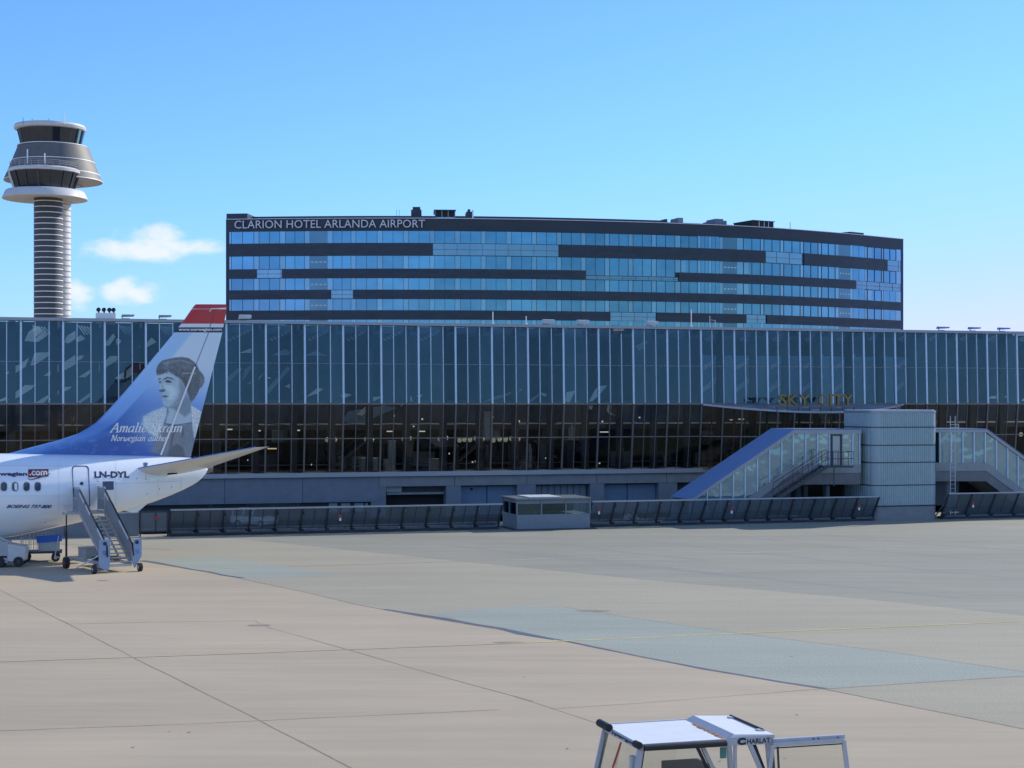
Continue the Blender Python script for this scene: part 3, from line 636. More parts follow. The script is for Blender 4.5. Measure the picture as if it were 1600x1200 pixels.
wl.sort(key=lambda t: -(t[4] - t[3]) * (1 if t[0] < 4 else .1)); cnt = 0; built = set()
rest = MB()
for t in wl:
    if t[1] in stairs or cnt < 98:
        win(*t, hotel); cnt += t[1] not in stairs; built.add((t[0], t[2]))
    else:
        r, i, g, a, b = t; ya, yb = rows[r]
        c = (a + b) / 2
        for s in (ribbon(a + .5, c - .25, WH(yb), WH(ya), .06, .1), ribbon(c + .25, b - .5, WH(yb), WH(ya), .06, .1)):
            n = len(rest.v); rest.v += s.v; rest.f += [tuple(j + n for j in f) for f in s.f]
o = rest.build('windows', m_hwin, hotel); o['kind'] = 'stuff'
rest = MB()
for r, (ya, yb) in enumerate(rows):
    for g in gaps:
        if (r, g) not in built:
            s = ribbon(g[0], g[1], WH(yb), WH(ya), .045, .08); n = len(rest.v); rest.v += s.v; rest.f += [tuple(j + n for j in f) for f in s.f]
o = rest.build('side_panels', m_hpal, hotel); o['kind'] = 'stuff'
bands = [((381.2, 400), [(358, 676, 0), (676, 873, 1), (873, 1195, 0), (1195, 1255, 1), (1255, 1385, 0), (1385, 1407, 1)]),
         ((421.2, 434.9), [(358, 401, 0), (401, 441, 1), (441, 915, 0), (915, 1060, 1), (1060, 1336, 0), (1336, 1407, 1)]),
         ((453.9, 467.4), [(358, 517, 0), (517, 552, 1), (552, 1408, 0)]),
         ((485.8, 499.6), [(358, 953, 0), (953, 1025, 1), (1025, 1165, 0), (1165, 1197, 1), (1197, 1408, 0)])]
for (ya, yb), L_ in bands:
    for (a, b, g) in L_:
        if g:
            y0 = ya + (8 if (a == 915) else .4)
            o = ribbon(a + .5, b - .5, WH(yb - .4), WH(y0), .05, .1).build('glass_spandrel', m_spg, hotel)
            s = ribbon(a + .5, b - .5, WH((y0 + yb) / 2 + .25), WH((y0 + yb) / 2 - .25), .08, .05); x = a + 18
            while x < b:
                q = ribbon(x - .2, x + .2, WH(yb - .4), WH(y0), .08, .05); n = len(s.v); s.v += q.v; s.f += [tuple(j + n for j in f) for f in q.f]; x += 20
            s.build('joint_grid', mat('joint', (.05, .09, .13), .5), o)
        else: ribbon(a, b, WH(yb + .4), WH(ya - .4), .28, .3).build('cladding_band', m_cladp, hotel)
# sign
st = text('CLARION HOTEL ARLANDA AIRPORT', 1, bold=-.002, ext=.02, space=1.02)
def sm(x, y, z):
    px = 367.5 + x * (664 - 367.5); p = HP(px, .35 + z * 3); return hl(p, WH(357.2) + y * (WH(344.9) - WH(357.2)))
fit(st, sm); st.materials.append(mat('sign letters', (.62, .64, .72), .4, emit=0)); link('sign_lettering', st, hotel)
# rooftop equipment
def hbox(x0, x1, yb, yt, off, dp, m, name, parent=hotel): return ribbon(x0, x1, WH(yb), WH(yt), off, dp, 100).build(name, m, parent)
def yy_(x, y):  # height picture row -> row at the reference column
    return HY - (HY - y) * HZ(x) / HZ(400)
ch = hbox(641, 658, 337, 324, -4, 4, m_clad, 'chimney'); hbox(643.5, 656, 324, 319, -4.5, 3, m_clad, 'cowl', ch)
lo = hbox(680, 713, 337, yy_(700, 325), -3, 5, mat('black louvre', (.01, .01, .012), .7), 'louvre_box'); hbox(682, 712, 341.3, 337, -2.8, 5, m_hpal, 'base_strip', lo)
for x in (680, 691, 701, 712): hbox(x, x + .6, 337, yy_(700, 325), -2.9, .1, m_lt, 'louvre_post', lo)
hbox(678, 714, yy_(700, 325.4), yy_(700, 324.4), -2.6, 6, m_clad, 'louvre_cap', lo)
vp = hbox(731, 740, 336, yy_(735, 327), -3, 3, m_clad, 'roof_vent'); hbox(740, 742, 342, yy_(735, 325), -2.6, .5, m_lt, 'vent_pipe', vp); hbox(734, 738, yy_(735, 327), yy_(735, 322), -4, 1, m_clad, 'vent_head', vp)
for x in (617, 621.5): hbox(x, x + .5, 336, yy_(x, 322.5), -4, .1, m_clad, 'antenna')
hbox(1051, 1055, yy_(1053, 346), yy_(1053, 339), -3, 2, m_clad, 'roof_vent')
hbox(1072, 1080, yy_(1076, 346), yy_(1076, 337), -3, 3, m_plin, 'roof_vent')
ch = hbox(1137, 1156, yy_(1146, 349), yy_(1146, 340.5), -4, 4, m_plin, 'chimney'); hbox(1140, 1153, yy_(1146, 340.5), yy_(1146, 337.3), -4.5, 3, m_plin, 'cowl', ch)
lo = hbox(1190, 1225, yy_(1207, 354), yy_(1207, 343), -2.5, 5, MATS['black louvre'], 'louvre_box'); hbox(1202, 1226, yy_(1210, 357), yy_(1210, 354), -2.2, 5, m_lt, 'base_strip', lo); hbox(1204, 1221, yy_(1207, 343), yy_(1207, 340.8), -4, 3, m_clad, 'cowl', lo)
for x in (1201, 1209, 1216, 1224): hbox(x, x + .5, yy_(1207, 353.5), yy_(1207, 343.2), -2.4, .1, m_lt, 'louvre_post', lo)
hbox(1190, 1226, yy_(1207, 343.4), yy_(1207, 342.4), -2.3, 5.4, m_clad, 'louvre_cap', lo)
hbox(1261.5, 1262, yy_(1262, 356), yy_(1262, 343), -4, .1, m_lt, 'antenna')
hbox(1351, 1372, yy_(1360, 368), yy_(1360, 360.5), -3, 4, m_clad, 'roof_vent')

# ------------------------------------------------------------------ control tower
TYc = 430.0
def tz(y): return H + (HY - y) / F * TYc
def tx(x): return (x - 800) / F * TYc
cx = tx(74); k = TYc / F
tow = empty('control_tower', (cx, TYc, 0), 0, 'tall round air traffic control tower with dark ringed shaft and stacked cabs', 'control tower')
m_ring = mat('dark concrete ring', (.055, .062, .070), .6, var=.12, scale=.3)
m_rl = mat('pale ring', (.80, .80, .78), .5, var=.08)
m_cone = mat('dark metal cone', (.12, .12, .122), .6, var=.15, scale=.4)
m_cabg = mirror_glass('cab glass', (.018, .022, .026), (.4, .45, .5), .14, .03)
m_white = mat('white saucer', (.56, .57, .57), .5, var=.06, scale=.4)
r1 = 21.5 * k
def ringed(r, cx_, cy_, ma, mbt, name):
    a = MB().lathe([(r, 0), (r, tz(309))], cx_, cy_, 48).build(name, ma, tow, True)
    rr = MB(); y = 318.0
    while y < 520: rr.lathe([(r, tz(y + .8)), (r + .12, tz(y + .8)), (r + .12, tz(y - .5)), (r, tz(y - .5))], cx_, cy_, 48, False); y += 8.72
    rr.build('ring_band', mbt, a, True)
ringed(r1, 1.2, -3.5, m_ring, m_rl, 'shaft')
ringed(17 * k, 17.8 * k - .6, 3.0, mat('pale concrete ring', (.68, .67, .64), .6, var=.06, scale=.3), mat('ring joint', (.38, .38, .38), .6), 'slim_shaft')
sx = (70.5 - 74) * k
def lz(name, prof, m, px, cyo=0, par=tow, n=64):
    cyo = FR if name in ('lower_saucer', 'saucer_underside', 'lower_cab', 'cab_roof') else BK
    kk = (TYc + cyo) / F; return MB().lathe([(r * kk, H + (HY - y) * kk) for r, y in prof], (px - 800) * kk - cx, cyo, n).build(name, m, par, True)
FR, BK = -4.5, 4.5
lz('lower_saucer', [(20, 306), (64.5, 311.5), (65, 311.0), (60, 299.8), (58, 298.5), (20, 298)], m_white, 70.5)
lz('saucer_underside', [(20, 309.5), (40, 310.4), (64.4, 311.9), (64.5, 311.4), (20, 308)], mat('pale soffit', (.5, .47, .43), .7, var=.08, scale=.3), 70.5)
cb = lz('lower_cab', [(44, 298.6), (52.5, 272), (44, 271)], m_cabg, 69)
lz('cab_roof', [(50, 272), (54.5, 270.6), (55, 267), (52, 264.6), (20, 263)], m_white, 69)
for j in range(16):
    a = 2 * math.pi * j / 16 + .1; bx = (69 - 74) * k
    if math.sin(a) < .2: MB().bar((bx + 44.5 * k * math.cos(a), 44.5 * k * math.sin(a), tz(298)), (bx + 53 * k * math.cos(a), 53 * k * math.sin(a), tz(272)), .22 if j % 4 else .5).build('cab_post', m_rl if j in (8, 9) else m_ring, cb, loc=(1.27, FR, -.6))
lz('upper_cone', [(42, 290), (74.5, 283.8), (75, 283), (66, 262), (54, 231), (51, 229), (20, 226)], m_cone, 83.5)
lz('cone_underside', [(30, 292), (74.3, 284.4), (74.4, 284.0), (30, 289)], mat('dim soffit', (.30, .29, .27), .7), 83.5)
for (r, y) in ((74.7, 283.2), (70.6, 273), (63.2, 254), (53, 229.5)):
    lz('cone_band', [(r - 1, y + .5), (r + .5, y + .5), (r + .2, y - .6), (r - 1, y - .6)], m_rl, 83.5 if y > 240 else 82)
uc = lz('upper_cab', [(45, 229), (50.5, 205), (45, 204)], m_cabg, 79)
lz('upper_cab_roof', [(48, 206), (54, 203.6), (55, 200), (53, 196.8), (40, 194.5), (10, 193.5)], m_white, 78.3)
for j in range(18):
    a = 2 * math.pi * j / 18 + .05; bx = (79 - 74) * k
    if math.sin(a) < .25: MB().bar((bx + 45.3 * k * math.cos(a), 45.3 * k * math.sin(a), tz(228.5)), (bx + 51 * k * math.cos(a), 51 * k * math.sin(a), tz(205)), .18 if j not in (0, 17) else .9).build('cab_post', m_ring if j not in (0, 17, 1) else m_hpal, uc, loc=(-1.25, BK, .72))
rl = MB(); n = 30
for zz in (261, 258.3, 255.8):
    pts = [((69 - 74) * k + 51 * k * math.cos(2 * math.pi * j / n), 51 * k * math.sin(2 * math.pi * j / n), tz(zz)) for j in range(n + 1)]; rl.path(pts, .07, 4)
for j in range(n):
    a = 2 * math.pi * j / n; x, y = (69 - 74) * k + 51 * k * math.cos(a), 51 * k * math.sin(a); rl.tube((x, y, tz(266)), (x, y, tz(255.5)), .07, 4)
rl.build('railing', mat('tower railing', (.30, .31, .33), .5), tow, loc=(1.27, FR, -.64))
for (x, yb, yt, r) in ((56, 262, 240, .18), (82.5, 262, 246, .14), (106, 197, 180, .12), (42, 197, 187, .07), (56, 197, 188.5, .07), (82, 197, 188.5, .07)):
    MB().tube(((x - 74) * k, -45 * k if yb > 250 else -20 * k, tz(yb)), ((x - 74) * k, -45 * k if yb > 250 else -20 * k, tz(yt)), r, 6).build('antenna', m_rl if yb > 250 or x == 106 else m_ring, tow)

# ------------------------------------------------------------------ blast fences
m_fg = glass('fence glass', (.42, .48, .52), (.55, .65, .8), .08, .02, .02, 1.0)
_t = m_fg.node_tree; _o = [n for n in _t.nodes if n.type == 'OUTPUT_MATERIAL'][0]; _s = _o.inputs[0].links[0].from_socket
_d = _t.nodes.new('ShaderNodeBsdfDiffuse'); _d.inputs[0].default_value = (.22, .27, .31, 1); _m = _t.nodes.new('ShaderNodeMixShader'); _m.inputs[0].default_value = .45
_t.links.new(_s, _m.inputs[1]); _t.links.new(_d.outputs[0], _m.inputs[2]); _t.links.new(_m.outputs[0], _o.inputs[0])
m_fm = mat('fence frame', (.035, .042, .055), .5, var=.1)
m_fb = mat('fence base', (.085, .105, .135), .7, var=.25)
m_ft = mat('fence top rail', (.34, .37, .40), .4, .3)
m_red = mat('red disc', (.45, .03, .03), .5)
def fence(x0, x1, ytop0, n, label, q0=0.0, lean=1.0, dividers=2, gs=()):
    u0, u1 = TU(x0, q0), TU(x1, q0); wt = TW(x0, ytop0, q0 - lean); wb = .30
    o = empty('blast_fence', tworld(u0, q0), AL, label, 'fence', 'glazed blast fences along the apron edge')
    Lw = u1 - u0; wk = Lw / n
    MB().box(0, Lw, -.35, .45, .0, .16).build('base', m_fm, o)
    for k in range(n):
        a, b = k * wk, (k + 1) * wk; dz = .05 * ((k * 7) % 3)
        MB().box(a + .15, b - .2, -.48, .3, .163, .29).build('barrier_foot', m_fb, o)
        p = MB().quad((a, -.05, wb), (b, -.05, wb), (b, -lean, wt), (a, -lean, wt)).build('panel', m_fg, o)
        MB().bar((a, -.05, .2), (a, -lean - .02, wt), .09, .12).bar(((a + b) / 2, -.04, wb), ((a + b) / 2, -lean, wt), .035).build('post', m_fm, o)
        MB().bar((a, -lean, wt + .02), (b, -lean, wt + .02), .10, .09).build('top_rail', m_ft, o)
        MB().bar((a, -.1, wb + .05), (b, -.1, wb + .05), .07).bar((a, -.05 - .33 * lean, wb + .35 * (wt - wb)), (b, -.05 - .33 * lean, wb + .35 * (wt - wb)), .03).build('rail', m_fm, o)
        MB().bar((a + .1, .9, .1), (a + .1, -lean * .85, wt - .25), .06).build('rear_strut', m_ft if k % 3 == 0 else m_fm, o)
    MB().bar((Lw, -.05, .2), (Lw, -lean - .02, wt), .09, .12).build('post', m_fm, o)
    for x, y in gs:
        u = TU(x, q0 - lean * .7) - u0; w = TW(x, y, q0 - lean * .7 - .1)
        s = MB().tube((u, -lean * .7 - .1, w), (u, -lean * .7 - .16, w), .09, 12).build('warning_disc', m_red, o)
        MB().box(u - .06, u + .06, -lean * .7 - .14, -lean * .7 - .1, w - .30, w - .12).build('note', m_wh, s)
    return o
fence(264, 778, 797.5, 13, 'long run of tinted glass blast fence between the airliner tail and the booth', gs=((531, 806),))
fence(917, 1362, 784.5, 13, 'tinted leaning glass blast fence between the booth and the ribbed lift tower', gs=((935, 796), (1142, 795), (1341, 790)))
fence(1470, 1720, 772.0, 7, 'tinted glass blast fence right of the ribbed lift tower, running out of frame', gs=((1519, 786),))
# gate section left of the first fence
u0, u1 = TU(218, 0), TU(263, 0); wt = TW(240, 798.5, 0)
gt = empty('fence_gate', tworld(u0, 0), AL, 'upright mesh gate panel at the left end of the blast fence behind the stair truck', 'gate')
MB().quad((0, 0, .3), (u1 - u0, 0, .3), (u1 - u0, 0, wt), (0, 0, wt)).build('panel', m_fg, gt)
MB().box(0, .08, -.05, .05, 0, wt).box(u1 - u0 - .08, u1 - u0, -.05, .05, 0, wt).box(.08, u1 - u0 - .08, -.04, .04, wt - .08, wt).box(.08, u1 - u0 - .08, -.04, .04, .25, .33).box(.9, .96, -.03, .03, .34, wt - .1).build('frame', m_fm, gt)
s = MB().tube((.98, -.08, 1.1), (.98, -.13, 1.1), .11, 12).build('warning_disc', m_red, gt)
# low dark wall under the airliner
u0, u1 = TU(-80, .6), TU(217, .6)
wl_ = empty('barrier_wall', tworld(u0, .6), AL, 'low dark blue barrier wall seen under the airliner fuselage', 'wall')
MB().box(0, u1 - u0, 0, .3, 0, 1.35).build('wall_body', m_plin, wl_); MB().box(0, u1 - u0, -.04, .34, 1.35, 1.43).build('coping', m_ft, wl_)
for kx in range(1, 5): MB().box((u1 - u0) * kx / 5 - .02, (u1 - u0) * kx / 5 + .02, -.012, .01, 0.1, 1.3).build('joint', m_fm, wl_)
# pile of sheets near the second fence
p = tworld(TU(985, 1.2), 1.2); mb = MB()
for j in range(16): 
    x, y = rnd.uniform(-1.2, 1.2), rnd.uniform(-.3, .3); s = rnd.uniform(.15, .35) * (1 - abs(x) / 1.6); mb.prism([(x - s, y - s, .02), (x + s, y - s, .02), (x + s, y + s, .02), (x - s, y + s, .02)], [(x - s * .4, y - s * .5, .15 + s * 2.2), (x + s * .6, y - s * .3, .1 + s * 1.8), (x + s * .5, y + s * .5, .1 + s * 2), (x - s * .4, y + s * .5, .1 + s * 1.6)])
tag(mb.build('rubble_pile', mat('pale rubble', (.42, .46, .5), .8, var=.4), loc=p), 'low pile of pale crumpled sheets behind the fence right of the booth', 'pile')

# booth
ub, uc_, ud = TU(780, .3), TU(808, -1.3), TU(922, -1.3)
bo = empty('guard_booth', tworld(uc_, -1.3), AL, 'small flat roofed glazed booth standing in the gap between the two blast fences', 'booth')
wb_ = TW(808, 804.5, -1.3); wt_ = TW(808, 781.5, -1.3); lb = ud - uc_; m_bp = mat('booth panel', (.18, .22, .26), .5, var=.08)
BD = 3.2
MB().box(0, lb, 0, BD, .05, wb_).build('wall', m_bp, bo)
for (a, b) in ((0, .33), (.335, .665), (.67, 1)):
    f = MB().box(a * lb + .06, b * lb - .03, .02, .06, wb_ + .02, wt_ - .25).build('window', g_up, bo)
for x in (0, .333, .667, 1): MB().box(x * lb - .04, x * lb + .04, -.01, .1, wb_, wt_).build('post', m_bp, bo)
for y in (0.0, .5, 1): MB().box(-.02, .08, y * (BD - .1) + .1, y * (BD - .1) + .2, wb_, wt_).build('post', m_bp, bo)
MB().box(.02, .05, .2, BD - .1, wb_ + .02, wt_ - .2).build('window', g_up, bo)
MB().box(.3, lb - .1, BD - .15, BD - .05, wb_, wt_).build('rear_wall', m_dark, bo)
MB().box(.05, lb - .05, .05, BD - .1, wt_ - .25, wt_ - .02).build('fascia', m_bp, bo)
MB().box(-.1, lb + .05, -.12, BD + .1, wt_, wt_ + .10).build('roof', mat('booth roof', (.17, .19, .20), .45, .3), bo)
MB().box(.9, lb - 1.8, .3, BD - .3, wt_ + .12, wt_ + .16).build('roof_cap', m_lt, bo)
MB().box(-.3, lb + .3, -.5, BD + .3, 0, .05).build('base', m_fm, bo)
# van behind the fence
cq = 6.5; cu_ = TU(397, cq); carp = tworld(cu_, cq)
car = empty('parked_car', carp, AL + R(-42), 'small white van seen through the tinted fence glass left of the booth', 'van')
car.scale = (.68, .68, .68)
cz = lambda pts, w: ([(x, -w, z) for x, z in pts], [(x, w, z) for x, z in pts])
m_car = mat('white car paint', (.72, .72, .72), .25, coat=.5, var=.03)
MB().prism(*cz([(-2.0, .3), (2.0, .3), (2.08, .55), (2.0, .82), (1.25, .98), (-2.05, .98), (-2.08, .5)], .85)).build('body', m_car, car)
gh = MB().prism([(-1.95, -.82, .982), (1.2, -.82, .982), (.35, -.7, 1.6), (-1.8, -.7, 1.62)], [(-1.95, .82, .982), (1.2, .82, .982), (.35, .7, 1.6), (-1.8, .7, 1.62)]).build('cabin', mirror_glass('car glass', (.03, .04, .05), (.4, .5, .6), .10), car)
MB().box(-1.85, .4, -.74, .74, 1.6, 1.68).build('roof', m_car, car)
for x in (-1.9, -.7, .35): MB().bar((x, -.84, .95), (x + .06, -.72, 1.62), .1).build('pillar', m_car, car)
for x in (-1.25, 1.3):
    for y in (-.8, .8):
        w = MB().tube((x, y - .1, .32), (x, y + .1, .32), .32, 16).build('wheel', MATS['black rubber'], car); MB().tube((x, y - .12, .32), (x, y + .12, .32), .18, 10).build('rim', m_ft, w)
for y in (-.6, .6): MB().box(1.9, 2.07, y - .16, y + .16, .62, .78).build('headlight', m_wh, car)

# ------------------------------------------------------------------ lift tower
m_rib = mat('ribbed pale cladding', (.29, .39, .415), .5, var=.12, scale=1.0, stretch=(3, 3, .3))
m_jo = mat('cladding joint', (.05, .06, .08), .6)
ul, ur = TU(1365, -.3), TU(1467, -.3)
lt = empty('lift_tower', tworld(ul, -.3), AL, 'free standing ribbed lift tower with rounded corners between the two covered stairs', 'lift tower')
lw = ur - ul; LD = 4.6
def outline(off, cut=.6, n=5):
    pts = []
    for (cx_, cy_, a0) in ((cut, cut, 180), (lw - cut, cut, 270), (lw - cut, LD - cut, 0), (cut, LD - cut, 90)):
        for i in range(n): a = R(a0 + 90 * i / (n - 1)); pts.append((cx_ + (cut + off) * math.cos(a), cy_ + (cut + off) * math.sin(a)))
    return pts
def ring(w0, w1, off, m, name, par=lt):
    o = outline(off); return MB().prism([(x, y, w0) for x, y in o], [(x, y, w1) for x, y in o]).build(name, m, par)
yj = [644, 667.5, 695.5, 722.5, 758, 790]
zj = [TW(1416, y, -.3) for y in yj] ; zb = 0
ring(zb, zj[5] - .06, 0.0, m_plin2, 'base')
for k_ in range(5):
    c = ring(zj[k_ + 1] + .03, zj[k_] - .03, 0.0, m_rib, 'cladding_course')
    rb = MB(); nr = 26
    for j in range(nr):
        x = .62 + (lw - 1.24) * j / (nr - 1); rb.box(x - .022, x + .022, -.05, .0, zj[k_ + 1] + .05, zj[k_] - .05)
    for j in range(14):
        y = .62 + (LD - 1.24) * j / 13; rb.box(-.05, .0, y - .022, y + .022, zj[k_ + 1] + .05, zj[k_] - .05)
    rb.build('rib', mat('rib', (.40, .52, .54), .5), c)
    ring(zj[k_ + 1] - .03, zj[k_ + 1] + .03, .03, m_jo, 'joint_band')
ring(zj[0] - .03, zj[0] + .10, .04, m_edge, 'roof_rim'); ring(zj[0] + .10, zj[0] + .16, -.1, m_lt, 'roof')
MB().tube((2.6, 1.5, zj[0] + .1), (2.6, 1.5, zj[0] + .55), .05, 6).tube((2.9, 1.7, zj[0] + .1), (2.9, 1.7, zj[0] + .4), .05, 6).build('roof_pipe', alud, lt)

# ------------------------------------------------------------------ covered galleries (stairs) left and right of the lift tower
m_gb = mat('gallery cladding', (.25, .28, .30), .55, var=.18, scale=1.2)
m_gb2 = mat('gallery beam', (.155, .165, .175), .6, var=.15)
m_gr = mat('blue metal roof', (.125, .215, .40), .45, var=.03)
m_gw = mirror_glass('gallery glass', (.11, .20, .235), (.55, .78, .92), .33, .03, .05, .8)
m_gin = mat('gallery inside', (.24, .37, .40), .7, var=.08)
QG = .6; GD = 3.4
galL = empty('covered_gallery', tworld(0, 0), AL, 'glazed gallery with blue metal roof sloping down to the left of the lift tower', 'gallery', 'covered galleries beside the lift tower')
galR = empty('covered_gallery', tworld(0, 0), AL, 'glazed gallery sloping down to the right of the lift tower, out of frame', 'gallery', 'covered galleries beside the lift tower')
def gal(root, pts_top, pts_wt, pts_wb, pts_b1, pts_b2, divs, extra=None):
    # each pts_* is a polyline of picture points on the front plane, same abscissae
    def poly(p, q=QG): return [T(x, y, q) for x, y in p]
    top, wt, wb, b1, b2 = map(poly, (pts_top, pts_wt, pts_wb, pts_b1, pts_b2))
    for i in range(len(top) - 1):
        def slab(a, b, name, m, y0, y1):
            A = [a[i], a[i + 1], b[i + 1], b[i]]
            return MB().prism([(p[0], p[1] + y0, p[2]) for p in A], [(p[0], p[1] + y1, p[2]) for p in A]).build(name, m, root)
        slab(top, wt, 'eaves', m_edge, -.08, .1)
        slab(wb, b1, 'sill_cladding', m_gb, -.02, .1)
        slab(b1, b2, 'beam', m_gb2, .03, .3)
        rf = MB().prism([(p[0], p[1] - .1, p[2] + .004) for p in (top[i], top[i + 1])] + [(p[0], p[1] - .1, p[2] + .06) for p in (top[i + 1], top[i])], [(p[0], p[1] + GD, p[2] + .004) for p in (top[i], top[i + 1])] + [(p[0], p[1] + GD, p[2] + .06) for p in (top[i + 1], top[i])]).build('roof', m_gr, root)
        MB().prism([(p[0], p[1] + GD - .3, p[2]) for p in (top[i], top[i + 1], b2[i + 1], b2[i])], [(p[0], p[1] + GD - .2, p[2]) for p in (top[i], top[i + 1], b2[i + 1], b2[i])]).build('rear_wall', m_gin, root)
        MB().prism([(p[0], p[1] + .1, p[2]) for p in (b1[i], b1[i + 1], b2[i + 1], b2[i])], [(p[0], p[1] + GD - .35, p[2]) for p in (b1[i], b1[i + 1], b2[i + 1], b2[i])]).build('floor', m_gb2, root)
    lt_ = [(p[0], p[1]) for p in pts_wt]; lb_ = [(p[0], p[1]) for p in pts_wb]
    for a, b in zip(divs, divs[1:]):
        A = [T(a, lerp(lt_, a), QG), T(b, lerp(lt_, b), QG), T(b, lerp(lb_, b), QG), T(a, lerp(lb_, a), QG)]
        MB().quad(*[(p[0], p[1] + .04, p[2]) for p in A]).build('window', m_gw, root)
    for a in divs:
        MB().bar(T(a, lerp(lt_, a), QG), T(a, lerp(lb_, a), QG), .07, .12, up=(0, 1, 0)).build('mullion', alu, root)
gal(galL, [(1078, 781), (1240, 671.5), (1345, 671.5)], [(1078, 786), (1240, 678), (1345, 678)], [(1078, 845), (1240, 726), (1345, 726)], [(1078, 860), (1241, 739), (1345, 739)], [(1078, 880), (1252, 757), (1345, 757)],
    [1078, 1105, 1126, 1145.5, 1164, 1183, 1202, 1221, 1239, 1258.5, 1277, 1296, 1314, 1332, 1343])
gal(galR, [(1462, 671), (1541, 671), (1680, 772)], [(1462, 675.5), (1541, 675.5), (1680, 778)], [(1462, 723), (1541, 723), (1680, 822)], [(1462, 736), (1541, 736), (1680, 838)], [(1462, 752), (1541, 752), (1680, 856)],
    [1468, 1486, 1504, 1521.5, 1539, 1556.5, 1574, 1590.5, 1608, 1625, 1643])
dr_ = MB().box(TU(1297, QG), TU(1300, QG), QG - .1, QG - .02, TW(1297, 727, QG), TW(1297, 678, QG)).box(TU(1312, QG), TU(1315, QG), QG - .1, QG - .02, TW(1312, 727, QG), TW(1312, 678, QG)).box(TU(1300, QG), TU(1312, QG), QG - .1, QG - .02, TW(1305, 681, QG), TW(1305, 678.5, QG)).build('door_frame', m_fm, galL)
MB().box(TU(1300, QG), TU(1312, QG), QG - .06, QG - .03, TW(1305, 727, QG), TW(1305, 681, QG)).build('door', mirror_glass('door glass', (.2, .32, .38), (.6, .75, .85), .3, .05), galL)
for x in (1290, 1345):
    pass
for (x, w, m) in ((1256, 7, m_fm), (1291, 6, m_plin), (1319, 4, m_fm)):
    u = TU(x, 2.0); MB().box(u, u + w / 23, 2.0, 2.5, 0, TW(1300, 758, 2.0)).build('support_pillar', m, galL)
MB().box(TU(1262, 4), TU(1345, 4), 4.2, 4.4, 0, TW(1300, 757, 4)).build('rear_wall', m_dark, galL)
MB().box(TU(1493, 4), TU(1600, 4), 3.4, 3.6, 0, TW(1500, 751, 4)).build('rear_wall', m_dark, galR)
MB().box(TU(1479, 1.5), TU(1484, 1.5), 1.5, 1.8, 0, TW(1500, 752, 1.5)).build('support_pillar', m_plin, galR)
# outside steel stair on the left gallery
m_st = mat('dark steel', (.05, .06, .075), .5, .3)
fs = empty('steel_stair', tworld(0, 0), AL, 'narrow dark steel escape stair climbing to the gallery door left of the lift tower', 'stair')
q1 = -.05; q2 = -.9
A0 = T(1208, 777, q1); A1 = T(1284, 728, q1)
for q in (q1, q2):
    MB().bar((A0[0], q, A0[2]), (A1[0], q, A1[2]), .05, .2).build('stringer', m_st, fs)
for j in range(13):
    t = (j + .5) / 13; x = A0[0] + (A1[0] - A0[0]) * t; z = A0[2] + (A1[2] - A0[2]) * t; MB().box(x - .13, x + .13, q2, q1, z, z + .04).build('step', m_st, fs)
pa, pb = T(1280, 728, q1), T(1324, 728, q1)
MB().box(pa[0], pb[0], q2, q1 + .2, pa[2] - .1, pa[2]).build('platform', m_st, fs)
hr = MB()
for q in (q1, q2):
    for hh in (.95, .5):
        hr.path([(A0[0], q, A0[2] + hh), (A1[0], q, A1[2] + hh)] + ([(pb[0], q, pa[2] + hh)] if q == q2 else []), .022, 5)
    for j in range(6): t = j / 5; x = A0[0] + (A1[0] - A0[0]) * t; z = A0[2] + (A1[2] - A0[2]) * t; hr.tube((x, q, z), (x, q, z + .95), .02, 5)
for j in range(6): x = A1[0] + (pb[0] - A1[0]) * j / 5; hr.tube((x, q2, pa[2]), (x, q2, pa[2] + .95), .02, 5)
for j in range(5): x = TU(1299 + j * 3, q2); hr.tube((x, q2, pa[2]), (x, q2, pa[2] + .95), .015, 5)
hr.path([(pb[0], q2, pa[2] + .95), (pb[0], q1, pa[2] + .95)], .022, 5)
hr.build('handrail', m_st, fs)
u = TU(1303, -.5); MB().tube((u, -.5, TW(1303, 760, -.5)), (u, -.5, pa[2]), .04, 6).build('hanger', m_st, fs)
# ladder right of the lift tower
la = empty('roof_ladder', tworld(0, 0), AL, 'tall galvanised ladder with side rails standing just right of the lift tower', 'ladder')
ll = MB(); x0_, x1_ = TU(1485, -.2), TU(1492.5, -.2); m_gal = mat('galvanised', (.45, .48, .5))
zb_, zt_ = .1, TW(1488, 650, -.2)
MB().tube((x0_, -.2, zb_), (x0_, -.2, zt_), .03, 6).build('side_rail', m_gal, la); MB().tube((x1_, -.2, zb_), (x1_, -.2, zt_), .03, 6).build('side_rail', m_gal, la)
z = .4
while z < zt_ - .8: MB().tube((x0_, -.2, z), (x1_, -.2, z), .018, 5).build('rung', m_gal, la); z += .28
x2_ = TU(1497, -.2)
MB().tube((x2_, -.25, TW(1490, 676, -.2)), (x2_, -.25, TW(1490, 662, -.2)), .035, 6).path([(x0_, -.25, TW(1490, 663.5, -.2)), (x2_, -.25, TW(1490, 663.5, -.2))], .03).path([(x0_, -.25, TW(1490, 668, -.2)), (x2_, -.25, TW(1490, 668, -.2))], .03).build('guard_rail', m_gal, la)

